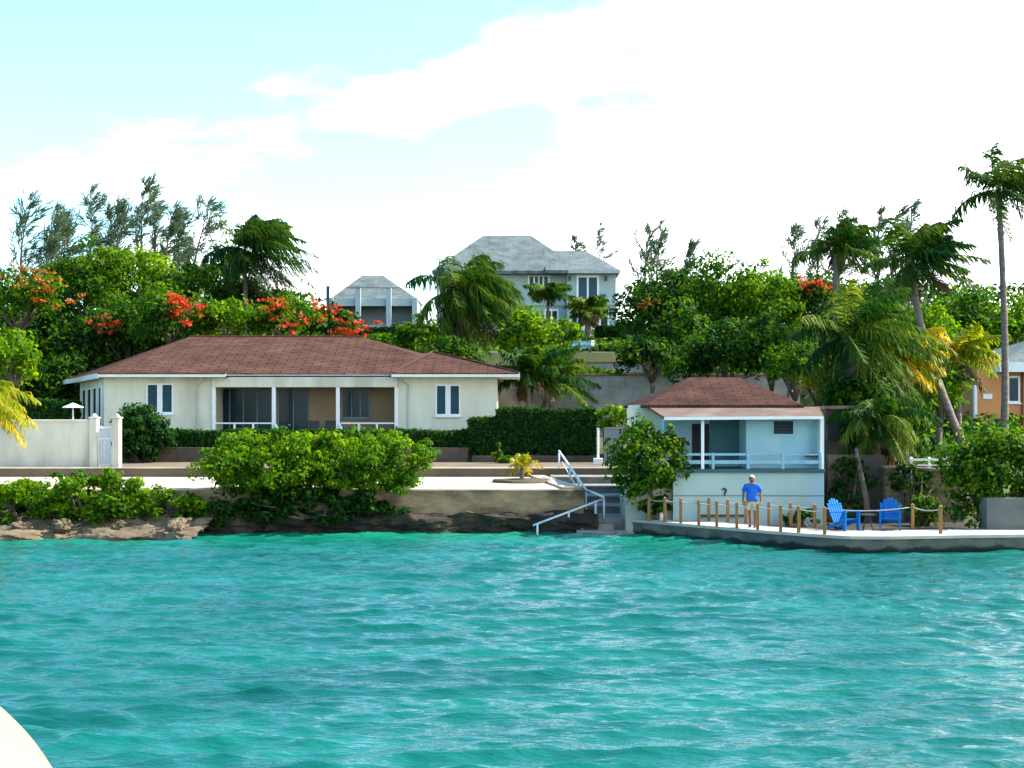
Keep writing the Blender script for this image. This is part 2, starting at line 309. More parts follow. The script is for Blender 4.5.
def build_water():
    xs = np.concatenate([[-1500,-500,-200,-100,-60,-40,-30], np.arange(-23, 23.01, 0.09), [30,40,60,100,200,500,1500]])
    ys = np.concatenate([[-300,-100,-40,-10,2,8], np.arange(12, 32, 0.06), np.arange(32, 54.5, 0.09), [58,66]])
    X, Y = np.meshgrid(xs, ys)
    rng = np.random.default_rng(5)
    Z = np.zeros_like(X); DX = np.zeros_like(X); DY = np.zeros_like(X)
    fade = np.clip((28-np.abs(X))/5, 0, 1)*np.clip((Y-9)/3, 0, 1)*np.clip((66-Y)/10, 0, 1)
    for i in range(64):
        lam = 0.24*(7.5 ** (i/63)); k = 2*np.pi/lam
        th = R(-84)+rng.normal()*R(20)
        amp = 0.0150*lam*(1.0 if lam < 1.2 else 0.7)*rng.uniform(0.6, 1.3)
        d = (np.cos(th), np.sin(th)); ph = rng.uniform(0, 6.28)
        # gusty packets, so that the wave trains are not endless
        env = 0.55+0.45*np.sin(X*rng.uniform(.1,.35)+Y*rng.uniform(.1,.35)+rng.uniform(0,6.28))
        a = k*(d[0]*X+d[1]*Y)+ph
        Z += amp*env*np.cos(a); DX -= 0.9*amp*env*d[0]*np.sin(a); DY -= 0.9*amp*env*d[1]*np.sin(a)
    V = np.stack([X+DX*fade, Y+DY*fade, Z*fade], -1).reshape(-1, 3)
    nx = len(xs); ny = len(ys)
    idx = np.arange(nx*ny).reshape(ny, nx)
    Q = np.stack([idx[:-1,:-1], idx[:-1,1:], idx[1:,1:], idx[1:,:-1]], -1).reshape(-1, 4)
    o = np_mesh('water', V, Q, water_mat(), smooth=True); tag(o, kind='structure')
build_water()

# ------------------------------------------------------------------ foliage generators
def unit(v): return v/np.maximum(1e-6, np.linalg.norm(v, axis=-1, keepdims=True))
def leaf_quads(rng, C, Nrm, size, droop=0.2, aspect=0.6):
    n = len(C)
    r = unit(rng.normal(size=(n, 3))); u = unit(np.cross(Nrm, r)); w = np.cross(Nrm, u)
    s = size*rng.uniform(0.6, 1.35, size=(n, 1))
    a = C-u*s*0.5; b = C+w*s*aspect*0.5+Nrm*s*0.08; c = C+u*s*0.5-np.array([0,0,1])*s*droop; d = C-w*s*aspect*0.5+Nrm*s*0.08
    V = np.stack([a, b, c, d], 1).reshape(-1, 3)
    Q = np.arange(4*n).reshape(n, 4)
    return V, Q
def crown_points(rng, c, rad, nclump, nleaf, csize=0.33, lower=0.35, noisy=0.35):
    """clump centres through the outer part of an ellipsoid; leaves on and in each clump"""
    c = np.array(c, float); rad = np.array(rad, float)
    d = unit(rng.normal(size=(nclump, 3))); d[:, 2] = np.where(d[:, 2] < -lower, -d[:, 2]*0.5, d[:, 2]); d = unit(d)
    rr = rng.uniform(0.45, 1.0, size=(nclump, 1))**0.6*(1+noisy*rng.normal(size=(nclump, 1))*0.35)
    cc = c+d*rr*rad
    cr = csize*min(rad[0], rad[2]*1.3)*rng.uniform(0.55, 1.25, size=nclump)
    which = rng.integers(0, nclump, nleaf)
    ld = unit(rng.normal(size=(nleaf, 3))); ld[:, 2] = np.where(rng.random(nleaf) < 0.35, np.abs(ld[:, 2]), ld[:, 2])
    lr = rng.uniform(0.25, 1.0, size=(nleaf, 1))**0.5*(1+0.12*rng.normal(size=(nleaf, 1)))
    Pn = cc[which]+ld*lr*cr[which][:, None]*np.array([1.15, 1.15, 0.8])
    Nn = unit(ld+0.48*rng.normal(size=(nleaf, 3))+np.array([0, 0, 0.35]))
    ct = rng.random(nclump)
    tint = np.clip(0.5*ct[which]+0.5*rng.random(nleaf), 0, 1)
    return Pn, Nn, tint, cc
def limb_mesh(rng, base, c, rad, cc, r0, nl=7):
    mb = MB(); base = Vector(base); c = Vector(c)
    fork = base.lerp(Vector((c.x, c.y, c.z-rad[2]*0.55)), 0.85)
    jit = Vector((rng.normal()*0.15, rng.normal()*0.15, 0))
    mb.tube([base-Vector((0,0,0.3)), base.lerp(fork, 0.5)+jit, fork], [r0*1.25, r0, r0*0.8], 8)
    for k in rng.choice(len(cc), min(nl, len(cc)), replace=False):
        e = Vector(cc[k]); mid = fork.lerp(e, 0.5)+Vector((rng.normal()*0.2, rng.normal()*0.2, 0.25))
        mb.tube([fork, mid, e], [r0*0.6, r0*0.35, r0*0.1], 6)
    return mb
TREES = []
def tree(seed, label, x, top, bot, D, hw, kind='mid', name='broadleaf_tree', leaf=0.29, dens=1.0, group=None, blossom=None, depth=None, cat='tree', bz=None, trunk_x=None, bl_part=1.0, lower=0.35, nclump=None, trunk_r=None, csize=0.33):
    rng = np.random.default_rng(seed)
    X = px(x, D); z1 = pz(top, D); z0 = pz(bot, D); rx = hw/F*D; rz = (z1-z0)/2; ry = depth or rx*0.85
    c = (X, D, (z0+z1)/2); g = ground_z(X, D) if bz is None else bz
    tx = X if trunk_x is None else px(trunk_x, D)
    t = thing(name, (tx, D, g), label, cat, group)
    area = 4*math.pi*((rx*ry)**1.6/3+(rx*rz)**1.6/3+(ry*rz)**1.6/3)**(1/1.6)
    n = int(dens*area*1.75/(leaf*leaf*0.5)); n = max(600, min(n, 42000))
    ncl = nclump or int(max(18, min(90, area/ (0.55*(csize*min(rx, rz*1.3))**2*3.14))))
    Pn, Nn, tint, cc = crown_points(rng, c, (rx*0.88, ry*0.88, rz*0.88), ncl, n, csize, lower)
    V, Q = leaf_quads(rng, Pn, Nn, leaf)
    np_mesh('crown', V, Q, LF[kind], t, tint)
    r0 = trunk_r or max(0.08, min(0.35, (z1-g)*0.028))
    limb_mesh(rng, (tx, D, g), c, (rx, ry, rz), cc, r0).build('trunk', BARK, t, smooth=True)
    if blossom:
        bk, spots, bn = blossom
        PP = []; TT = []
        for (bx, by, br) in spots:
            m = int(bn*0.6); cen = np.array([px(bx, D-ry*0.75), D-ry*0.75, pz(by, D-ry*0.75)]); b = br/F*D
            k = 11; sub = cen+rng.normal(size=(k, 3))*np.array([b*1.25, b*0.9, b*0.6])
            w = rng.integers(0, k, m)
            PP.append(sub[w]+rng.normal(size=(m, 3))*b*0.24*np.array([1, 1, 0.45])); TT.append(rng.random(m))
        PP = np.concatenate(PP); TT = np.concatenate(TT)
        V, Q = leaf_quads(rng, PP, unit(rng.normal(size=(len(PP), 3))+np.array([0,-0.3,0.8])), 0.22, 0.1, 0.8)
        np_mesh('blossom', V, Q, LF[bk], t, TT)
    return t
def shrub(seed, label, x, top, bot, D, hw, kind='sea', leaf=0.17, dens=1.0, group=None, depth=None, name='shrub', bz=None, nclump=None, csize=0.3, cat='shrub', trunk=True, gold=None):
    rng = np.random.default_rng(seed)
    X = px(x, D); z1 = pz(top, D); z0 = pz(bot, D); rx = hw/F*D; rz = (z1-z0)/2; ry = depth or rx*0.8
    g = ground_z(X, D) if bz is None else bz
    t = thing(name, (X, D, g), label, cat, group)
    area = 4*math.pi*((rx*ry)**1.6/3+(rx*rz)**1.6/3+(ry*rz)**1.6/3)**(1/1.6)
    n = int(min(60000, max(500, dens*area*2.0/(leaf*leaf*0.5))))
    ncl = nclump or int(max(20, min(150, area/(0.5*(csize*min(rx, rz*1.3))**2*3.14))))
    Pn, Nn, tint, cc = crown_points(rng, (X, D, (z0+z1)/2), (rx*0.9, ry*0.9, rz*0.9), ncl, n, csize, 0.9)
    V, Q = leaf_quads(rng, Pn, Nn, leaf, 0.15, 0.75)
    np_mesh('foliage', V, Q, LF[kind], t, tint)
    mb = MB()
    for k in rng.choice(len(cc), min(9, len(cc)), replace=False):
        e = Vector(cc[k]); b = Vector((X+rng.normal()*rx*0.15, D+rng.normal()*0.1, g-0.1))
        mb.tube([b, b.lerp(e, 0.5)+Vector((0,0,0.1)), e], [0.06, 0.045, 0.015], 6)
    mb.build('stem', BARK, t, smooth=True)
    return t
def palm(seed, label, base, top, crown_r=2.6, nf=20, wind=(0.5,0,0), kind='palm', lean_mid=None, r0=0.17, r1=0.11, name='coconut_palm', dead=3, up=0.9, lw=0.06, nuts=True, group=None, droop=0.55, leafl=0.75, coarse=False, cat='palm tree', per=44):
    rng = np.random.default_rng(seed); base = Vector(base); top = Vector(top); wind = Vector(wind)
    t = thing(name, base, label, cat, group)
    mid = Vector(lean_mid) if lean_mid is not None else base.lerp(top, 0.5)+Vector(((base.x-top.x)*0.12, 0, 0))
    pts = []; rs = []
    m = 22
    for i in range(m+1):
        s = i/m; p = base*(1-s)**2+mid*2*s*(1-s)+top*s*s
        pts.append(p-Vector((0,0,0.3)) if i == 0 else p)
        rs.append((r0*(1-s)+r1*s+0.10*r0*math.exp(-s*14))*(1.06 if i % 2 else 0.97)+ (0.05 if i == 0 else 0))
    MB().tube(pts, rs, 10).build('trunk', PBARK, t, smooth=True)
    def fronds(n, k_up, dr, L0, dead_=False):
        V = []; Q = []; T = []
        for i in range(n):
            az = 2*math.pi*(i*0.381966)+rng.uniform(-.25,.25)
            el = (k_up*(1-1.35*(i/n)))+rng.uniform(-.12,.12) if not dead_ else -0.9
            d = Vector((math.cos(az)*math.cos(el), math.sin(az)*math.cos(el), math.sin(el)))
            d = (d+wind*0.55).normalized(); L = L0*rng.uniform(0.75, 1.15)*(0.8 if el > 0.8 else 1)*(1 if wind.x*d.x >= 0 else 0.8)
            p = top.copy()+Vector((0,0,0.05)); ns = 14; st = L/ns; line = [p.copy()]; dirs = [d.copy()]
            for j in range(ns):
                f = j/ns
                d = (d+(Vector((0,0,-1))*dr*(0.3+f)+wind*(0.35+f)*1.25)*(1.6/ns)).normalized()
                p = p+d*st; line.append(p.copy()); dirs.append(d.copy())
            tin = rng.uniform(0, 1)
            # rachis
            for j in range(ns):
                o = len(V); a = line[j]; b = line[j+1]; w = 0.045*(1-j/ns)+0.012
                sv = dirs[j].cross(Vector((0,0,1)));  sv = sv.normalized()*w if sv.length > 1e-3 else Vector((w,0,0))
                V += [a-sv, a+sv, b+sv*0.8, b-sv*0.8]; Q.append((o,o+1,o+2,o+3)); T.append(0.9)
            for j in range(per):
                f = 0.10+0.9*j/per; q = f*ns; k = min(ns-1, int(q)); a = line[k].lerp(line[k+1], q-k); dd = dirs[k]
                sd_ = dd.cross(Vector((0,0,1)))
                sd_ = sd_.normalized() if sd_.length > 1e-3 else Vector((1,0,0))
                ll = leafl*math.sin(math.pi*min(1, 0.12+f*0.86))**0.6*rng.uniform(0.75, 1.1)
                for sg in (-1, 1):
                    e = (sd_*sg*0.75+dd*0.55+Vector((0,0,-0.22))+wind*0.45+Vector(rng.normal(size=3)*0.20)).normalized()
                    e2 = (e+Vector((0,0,-droop*1.9))+wind*0.7+Vector(rng.normal(size=3)*0.15)).normalized()
                    m1 = a+e*ll*0.5; m2 = m1+e2*ll*0.5; wv = dd*lw*0.40; o = len(V)
                    V += [a-wv*0.7, a+wv*0.7, m1+wv, m1-wv, m2+wv*0.15, m2-wv*0.15]
                    Q += [(o,o+1,o+2,o+3),(o+3,o+2,o+4,o+5)]
                    tt = min(1, max(0, 0.55*tin+0.45*rng.random())); T += [tt, tt]
        return [tuple(v) for v in V], Q, T
    V, Q, T = fronds(nf, up, droop, crown_r)
    np_mesh('crown', V, Q, LF[kind], t, T)
    if dead:
        V, Q, T = fronds(dead, 0, droop*0.6, crown_r*0.75, True)
        np_mesh('dry_fronds', V, Q, LF['dry'], t, T)
    if nuts:
        mb = MB()
        for i in range(6):
            a = i*1.05; c = top+Vector((0.2*math.cos(a), 0.2*math.sin(a), -0.16-0.08*(i % 2)))
            mb.tube([c+Vector((0,0,0.13)), c+Vector((0,0,0.07)), c, c-Vector((0,0,0.08)), c-Vector((0,0,0.13))], [0.02,0.085,0.11,0.08,0.02], 8)
        mb.build('coconuts', LF['gold'] if kind == 'palmy' else mat('green_coconut', (0.10,0.12,0.03), (0.16,0.12,0.04), 3, 0.5), t, smooth=True)
    return t
def casuarina(seed, label, x, top, bot, D, hw, lean=0.0, dens=1.0, group='wispy casuarinas above the woods'):
    rng = np.random.default_rng(seed); g = ground_z(0, D)
    X = px(x, D); z1 = pz(top, D); zb = pz(bot, D); w = hw*1.45/F*D; lean = lean+0.25
    t = thing('casuarina_tree', (X, D, g), label, 'tree', group)
    mb = MB(); tip = Vector((X+lean*w, D, z1)); b = Vector((X, D, g))
    def tp(s): p = b.lerp(tip, s); p.x += 0.15*math.sin(s*9+seed); return p
    mb.tube([tp(s/10)-Vector((0,0,0.3 if s == 0 else 0)) for s in range(11)], [0.16*(1-s/10)+0.015 for s in range(11)], 6)
    C = []; D_ = []
    H = z1-g; f0 = max(0.2, (zb-g)/H-0.22)
    nb = int(30*dens)
    for i in range(nb):
        s = f0+(1-f0)*(i+0.5)/nb; p = tp(s); az = rng.uniform(0, 2*math.pi); up = rng.uniform(0.5, 1.3)
        L = w*(1.25*(1-(s-f0)/(1-f0))**0.6+0.25)*rng.uniform(0.25, 1.35)
        d = Vector((math.cos(az)+0.18, math.sin(az), up)).normalized(); q = p.copy(); line = [q.copy()]
        for j in range(6):
            d = (d+Vector((0.10, 0, 0.07))+Vector(rng.normal(size=3)*0.16)).normalized(); q = q+d*L/6; line.append(q.copy())
        mb.tube(line, [0.03*(1-j/7)+0.008 for j in range(7)], 4)
        for j in range(2, 7):
            for k in range(int(rng.integers(3, 8))):
                C.append(line[j]+Vector(rng.normal(size=3)*0.10)); D_.append((line[j]-line[j-1]).normalized()+Vector(rng.normal(size=3)*0.32)+Vector((0.15,0,-0.1)))
    mb.build('trunk', BARK, t)
    C = np.array(C); Dn = unit(np.array(D_)); n = len(C)
    V = []; 
    r = unit(np.cross(Dn, rng.normal(size=(n, 3)))); L = rng.uniform(0.3, 0.8, size=(n, 1))
    wd = 0.042
    V = np.stack([C-r*wd, C+r*wd, C+Dn*L+r*wd*0.5, C+Dn*L-r*wd*0.5], 1).reshape(-1, 3)
    np_mesh('crown', V, np.arange(4*n).reshape(n, 4), LF['pine'], t, rng.random(n))
    return t
def hedge(seed, label, x0, x1, y0, y1, z0, z1, leaf=0.13, dens=1.0, kind='hedge', group=None, name='clipped_hedge'):
    rng = np.random.default_rng(seed)
    t = thing(name, ((x0+x1)/2, (y0+y1)/2, z0), label, 'hedge', group)
    def w(v): return v
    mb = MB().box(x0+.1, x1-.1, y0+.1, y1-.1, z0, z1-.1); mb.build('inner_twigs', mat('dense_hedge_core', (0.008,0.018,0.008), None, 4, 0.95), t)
    faces = [((x1-x0)*(z1-z0), 'f'), ((x1-x0)*(y1-y0), 't'), ((y1-y0)*(z1-z0), 'l'), ((y1-y0)*(z1-z0), 'r'), ((x1-x0)*(z1-z0)*0.4, 'b')]
    PP = []; NN = []
    for A, k in faces:
        n = int(min(16000, dens*A*4.2/(leaf*leaf*0.6))); u = rng.random(n); v = rng.random(n); off = rng.normal(size=n)*0.05-0.02
        if k == 'f': p = np.stack([x0+(x1-x0)*u, y0-off, z0+(z1-z0)*v], 1); nn = (0,-1,0)
        elif k == 'b': p = np.stack([x0+(x1-x0)*u, y1+off, z0+(z1-z0)*v], 1); nn = (0,1,0)
        elif k == 't': p = np.stack([x0+(x1-x0)*u, y0+(y1-y0)*v, z1+off+0.05*np.sin(u*(x1-x0)*1.7)], 1); nn = (0,0,1)
        elif k == 'l': p = np.stack([x0-off, y0+(y1-y0)*u, z0+(z1-z0)*v], 1); nn = (-1,0,0)
        else: p = np.stack([x1+off, y0+(y1-y0)*u, z0+(z1-z0)*v], 1); nn = (1,0,0)
        PP.append(p); NN.append(np.tile(nn, (n, 1)))
    PP = np.concatenate(PP); NN = unit(np.concatenate(NN)+rng.normal(size=PP.shape)*0.55)
    V, Q = leaf_quads(rng, PP, NN, leaf, 0.1, 0.7)
    np_mesh('foliage', V, Q, LF[kind], t, rng.random(len(PP)))
    return t

# ------------------------------------------------------------------ shore: rock, sea wall, terrace, steps
def ledge(name, xs, prof_fn, m, amp, seed, kind='structure', fr=0.9):
    V = []; npf = None
    for x in xs:
        pr = prof_fn(x); npf = len(pr)
        for (y, z) in pr:
            q = Vector((x*fr*0.45, y*fr, z*fr*1.9))
            nx_ = noise.fractal(q+Vector((seed,0,0)), 1, 2, 4); ny_ = noise.fractal(q+Vector((0,seed,7)), 1, 2, 4); nz_ = noise.fractal(q+Vector((3,1,seed)), 1, 2, 4)
            V.append((x+nx_*amp*0.5, y+ny_*amp, z+nz_*amp*0.6))
    Q = [(i*npf+j, (i+1)*npf+j, (i+1)*npf+j+1, i*npf+j+1) for i in range(len(xs)-1) for j in range(npf-1)]
    o = np_mesh(name, V, Q, m); 
    if kind: tag(o, kind=kind)
    return o
def lin(a, b, n): return [(a[0]+(b[0]-a[0])*i/n, a[1]+(b[1]-a[1])*i/n) for i in range(n)]
def poly(pts, n=5):
    o = []
    for a, b in zip(pts[:-1], pts[1:]): o += lin(a, b, n)
    return o+[pts[-1]]
def p_left(x):
    w = 0.35*math.sin(x*0.8)+0.25*math.sin(x*2.1+1)
    return poly([(48.6+w, -0.8), (48.75+w, 0.10), (49.0+w, 0.22), (50.4, 0.34), (51.2, 0.55), (52.0, 0.80), (53.2, 0.85)], 11)
ledge('rock_ledge', list(np.arange(-34, -10.2, 0.09)), p_left, ROCK, 0.26, 4.0, fr=2.4)
def p_mid(x):
    w = 0.2*math.sin(x*0.9+2)+0.12*math.sin(x*2.7)
    return poly([(51.6, -0.8), (51.55+w, 0.0), (51.5+w, 0.25), (51.45+w, 0.50), (51.75, 0.68), (52.3, 0.72)], 9)
ledge('rocky_bank', list(np.arange(-12, 3.0, 0.09)), p_mid, ROCKD, 0.22, 9.0, fr=2.4)

def rough_box(name, x0, x1, y0, y1, z0, z1, m, amp=0.05, step=0.22, seed=1.0, parent=None):
    bm = bmesh.new()
    nx = max(1, int((x1-x0)/step)); ny = max(1, int((y1-y0)/step)); nz = max(1, int((z1-z0)/step))
    def sheet(fn, a, b):
        g = [[bm.verts.new(fn(i/a, j/b)) for j in range(b+1)] for i in range(a+1)]
        for i in range(a):
            for j in range(b): bm.faces.new((g[i][j], g[i+1][j], g[i+1][j+1], g[i][j+1]))
    X = lambda u: x0+(x1-x0)*u
    Y = lambda u: y0+(y1-y0)*u
    Z = lambda u: z0+(z1-z0)*u
    sheet(lambda u, v: (X(u), y0, Z(v)), nx, nz); sheet(lambda u, v: (X(u), y1, Z(v)), nx, nz)
    sheet(lambda u, v: (X(u), Y(v), z1), nx, ny); sheet(lambda u, v: (X(u), Y(v), z0), nx, ny)
    sheet(lambda u, v: (x0, Y(u), Z(v)), ny, nz); sheet(lambda u, v: (x1, Y(u), Z(v)), ny, nz)
    bmesh.ops.remove_doubles(bm, verts=bm.verts, dist=0.001)
    for v in bm.verts:
        q = v.co*1.6+Vector((seed, seed, 0)); n_ = noise.noise_vector(q)*amp+noise.noise_vector(q*3.1)*amp*0.5
        if abs(v.co.z-z1) < 1e-4: n_.z *= 0.12
        v.co += n_
    bmesh.ops.recalc_face_normals(bm, faces=bm.faces)
    me = bpy.data.meshes.new(name); bm.to_mesh(me); bm.free(); me.materials.append(m)
    o = bpy.data.objects.new(name, me); COL.objects.link(o)
    if parent is not None: o.parent = parent; me.transform(Matrix.Translation(-world_loc(parent)))
    return o
o = rough_box('sea_wall', -36, 2.5, 51.95, 52.6, 0.45, 1.455, CONCD, 0.07, 0.2, 2.0)
tag(o, 'stained brown concrete sea wall holding up the sunny terrace', 'wall')
o = MB().prism([(-36,52.3),(2.44,52.3),(1.30,62.2),(-36,62.2)], 1.1, 1.47).build('terrace', CONC); tag(o, kind='structure')
o = MB().prism([(1.75,52.32),(2.46,52.32),(1.32,62.18),(0.75,62.18)], 1.472, 1.55).build('terrace_kerb', CONC, bevel=0.015); tag(o, kind='structure')
o = MB().prism([(-36,62.2),(4.75,62.2),(4.75,69.5),(-36,69.5)], 1.2, 1.83).build('upper_walk', mat('shade_brown_concrete_walk', (0.17,0.125,0.085), (0.11,0.08,0.055), 0.9, 0.9, 0.2, 8)); tag(o, kind='structure')  # brown concrete darkened in its colour to stand in for shade on the walk
o = MB().box(-22.9, 4.7, 62.10, 62.5, 1.80, 1.86).build('walk_edge', CONC, bevel=0.015); tag(o, kind='structure')
# broad steps down to the landing
zs = [1.56, 1.29, 1.02, 0.76]
ye = [60.2, 58.2, 56.3, 54.4]
mb = MB(); yb = 62.1
for z, y in zip(zs, ye):
    xl = 1.32+(62.2-y)/10*1.15+0.02
    mb.box(xl, 4.7, y, yb, 0.0, z); mb.box(xl, 4.7, y-0.06, y, z-0.07, z+0.004); yb = y
st = thing('stone_steps', (3.4, 52.3, 0.0), 'broad concrete steps climbing from the landing between terrace and sea grape', 'steps')
mb.build('upper_flight', mat('step_concrete', (0.24,0.23,0.20), (0.15,0.15,0.135), 1.5, 0.9, 0.3, 8), st, bevel=0.012)
MB().prism([(2.56,52.0),(4.2,51.9),(4.72,54.34),(2.4,54.34)], -0.8, 0.50).build('landing', MATS['step_concrete'], st, bevel=0.012)
mb = MB(); mb.box(1.9, 3.5, 51.45, 51.98, -0.8, 0.32); mb.box(2.2, 3.9, 51.0, 51.44, -0.8, 0.13)
mb.build('lower_flight', MATS['step_concrete'], st, bevel=0.02)
# handrail
hr = thing('handrail', (2.5, 52.0, 0.5), 'white tubular handrail bending down beside the terrace corner to the water', 'handrail')
A = P(559, 451, 61.5); B = P(586, 490, 52.6); C_ = P(604, 497, 51.85); E = P(533, 525.5, 51.1)
MB().tube([A, B], 0.045, 8).tube([B, C_], 0.045, 8).tube([C_+Vector((0,0,-.06)), E], 0.038, 8).build('rail', METAL, hr, smooth=True)
A2 = P(566, 466, 60.5); B2 = P(586, 503, 52.6)
MB().tube([P(562, 462, 60.8), P(584, 500, 53.2)], 0.022, 6).build('rail', METAL, hr, smooth=True)
for p, zb in ((A, 1.86), (A.lerp(B, 0.45), 1.5), (A.lerp(B, 0.75), 1.45), (B, 0.75), (C_, 0.5), (C_.lerp(E, 0.12), 0.3), (C_.lerp(E, 0.5), 0.1), (E+Vector((0.15,0,0.05)), -0.3)):
    MB().tube([(p.x, p.y, zb), (p.x, p.y, p.z)], 0.036, 8).build('post', METAL, hr, smooth=True)

# scattered boulders on the left ledge
for i, (x, y, s, lb) in enumerate([(22,532,.26,'pale squat boulder near the left edge of the rock ledge'), (62,531,.34,'limestone boulder on the ledge below the bright shrub'), (118,530,.22,'small tan boulder mid ledge near the waterline'), (176,530,.36,'grey boulder near the right end of the rock ledge')]):
    bm = bmesh.new(); bmesh.ops.create_icosphere(bm, subdivisions=4, radius=1)
    for v in bm.verts:
        n_ = noise.fractal(v.co*1.1+Vector((i*5,0,0)), 1, 2, 4)+0.5*noise.cell(v.co*1.4+Vector((i,3,1))); v.co *= 0.85+0.42*n_; v.co.x *= s*1.35; v.co.y *= s; v.co.z *= s*0.7
    me = bpy.data.meshes.new('boulder'); bm.to_mesh(me); bm.free(); me.materials.append(ROCK)
    o = bpy.data.objects.new('boulder', me); COL.objects.link(o); o.location = (px(x, 49.6), 49.6, 0.40); o.rotation_euler = (0, .2*i, i*1.3); tag(o, lb, 'boulder', 'boulders on the rock ledge')

# planting bed and little palm on the terrace
pb = thing('planting_bed', (px(522, 57.5), 57.5, 1.47), 'low round soil bed at the foot of the little yellow palm', 'planting bed')
V_ = MB(); c = Vector((px(522, 57.5), 57.5, 1.47))
rings = [(1.15,0),(1.12,.10),(1.0,.12),(0.95,0.06),(0.5,.12),(0.05,.14)]
vs = []; fs = []
for r_, h_ in rings:
    for k in range(24):
        a = k/24*2*math.pi; vs.append(c+Vector((r_*math.cos(a), r_*math.sin(a), h_+0.02*noise.noise(Vector((math.cos(a)*3, math.sin(a)*3, r_*3))))))
for j in range(len(rings)-1):
    for k in range(24): fs.append((j*24+k, j*24+(k+1) % 24, (j+1)*24+(k+1) % 24, (j+1)*24+k))
fs.append(tuple(range(5*24, 6*24))); V_.add(vs, fs); V_.build('soil', EARTH, pb, smooth=True)
palm(41, 'little yellow-green palm growing in the round bed on the terrace', c+Vector((0,0,0.1)), c+Vector((0,0,0.62)), 0.85, 13, (0.1,0,0), 'palmy', r0=0.09, r1=0.06, name='young_palm', dead=0, up=1.25, lw=0.06, nuts=False, leafl=0.30, droop=0.45, per=16)
tag(MB().tube([P(372,489,52.9),P(372,486.5,52.9)],[0.25,0.18],10).tube([P(372,486.5,52.9),P(373,486,52.9)],[.18,.05],8).build('stone_lump', ROCKD, bevel=0.02, smooth=True), 'small dark stone lump on the terrace edge beside the large bush', 'stone')

# white boundary wall, piers and gate at left
bw = thing('boundary_wall', (-26, 63, 1.83), 'tall weathered off-white wall at the left with coping', 'wall')
rough_box('wall_face', -37, px(92, 63), 63, 63.25, 1.6, 3.74, WALLW, 0.012, 0.3, 3, bw)
MB().box(-37, px(92, 63)-0.02, 62.94, 63.31, 3.74, 3.84).build('coping', WALLW, bw, bevel=0.02)
for x in (93.5, 116):
    X = px(x, 62.9); m_ = MB().box(X-.15, X+.15, 62.8, 63.3, 1.6, 3.88).box(X-.19, X+.19, 62.76, 63.34, 3.88, 3.95); m_.prismy([(X-.12,3.95),(X+.12,3.95),(X,4.10)], 62.9, 63.2); m_.build('pier', WALLW, bw, bevel=0.02)
g = thing('garden_gate', (px(105, 63), 63, 1.83), 'white louvred garden gate between the two wall piers', 'gate')
x0 = px(96.5, 63)+0.02; x1 = px(113, 63)-0.03
mb = MB().box(x0, x1, 63.05, 63.1, 1.9, 1.99).box(x0, x1, 63.05, 63.1, 3.45, 3.56).box(x0, x0+.09, 63.04, 63.11, 1.88, 3.6).box(x1-.09, x1, 63.04, 63.11, 1.88, 3.6).box(x0, x1, 63.05, 63.1, 3.0, 3.08)
mb.build('gate_frame', METAL, g, bevel=0.008)
mb = MB()
for k in range(8): xx = x0+.12+k*(x1-x0-.24)/7; mb.box(xx-.018, xx+.018, 63.06, 63.09, 1.99, 3.0)
mb.build('bars', METAL, g)
MB().box(x0+.09, x1-.09, 63.1, 63.115, 1.99, 3.45).build('panel', mat('pale_gate_panel', (0.45,0.50,0.55), None, 2, 0.6), g)
MB().tube([(x1-.04, 63.0, 2.75),(x1-.04,63.0,2.9)], 0.02, 6).build('handle', GREYM, g)
# white parasol behind the wall
um = thing('parasol', (px(75, 70), 70, 1.83), 'small white parasol open behind the boundary wall', 'parasol')
c = P(73, 404, 70); MB().tube([(c.x, 70, 1.83), (c.x, 70, c.z)], 0.035, 8).build('pole', WHITE, um)
mb = MB(); mb.add([c+Vector((0,0,.06))]+[c+Vector((0.50*math.cos(k*math.pi/4+.4), 0.50*math.sin(k*math.pi/4+.4), -0.15)) for k in range(8)]+[c+Vector((0,0,0.02))]+[c+Vector((0.48*math.cos(k*math.pi/4+.4), 0.48*math.sin(k*math.pi/4+.4), -0.18)) for k in range(8)],
   [(0,1+k,1+(k+1)%8) for k in range(8)]+[(9,10+(k+1)%8,10+k) for k in range(8)]+[(1+k,10+k,10+(k+1)%8,1+(k+1)%8) for k in range(8)])
mb.build('canopy', WHITE, um)

# raised beds in front of the main house
o = rough_box('stone_bed_wall', px(125,69.6), px(468,69.6), 69.6, 70.0, 1.7, 2.50, STONE, 0.05, 0.25, 5); tag(o, 'low dark stone wall of the raised bed before the long house', 'wall')
o = MB().box(px(125,69.6), px(600,69.6), 70.0, 73.6, 1.7, 2.46).build('raised_bed', EARTH); tag(o, kind='structure')
o = rough_box('stone_bed_wall', px(472,69.6), px(600,69.6), 69.3, 69.95, 1.7, 2.12, STONE, 0.04, 0.25, 8); tag(o, 'low brown kerb wall beneath the tall square hedge', 'wall')
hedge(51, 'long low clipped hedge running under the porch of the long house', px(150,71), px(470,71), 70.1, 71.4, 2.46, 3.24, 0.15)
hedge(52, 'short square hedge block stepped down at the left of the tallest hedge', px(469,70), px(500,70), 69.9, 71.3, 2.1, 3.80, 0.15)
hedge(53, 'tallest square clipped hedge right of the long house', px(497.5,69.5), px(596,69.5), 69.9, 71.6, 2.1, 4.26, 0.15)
shrub(54, 'dark rounded bush standing before the left wing of the long house', 140, 404, 466, 68.8, 32, 'hedge', 0.14, 2.4, bz=1.83, depth=1.3, nclump=190, csize=0.26)
shrub(55, 'small yellowish shrub growing at the right end of the tall hedge', 612, 404, 432, 70, 20, 'bright', 0.2, 0.9, bz=1.83)
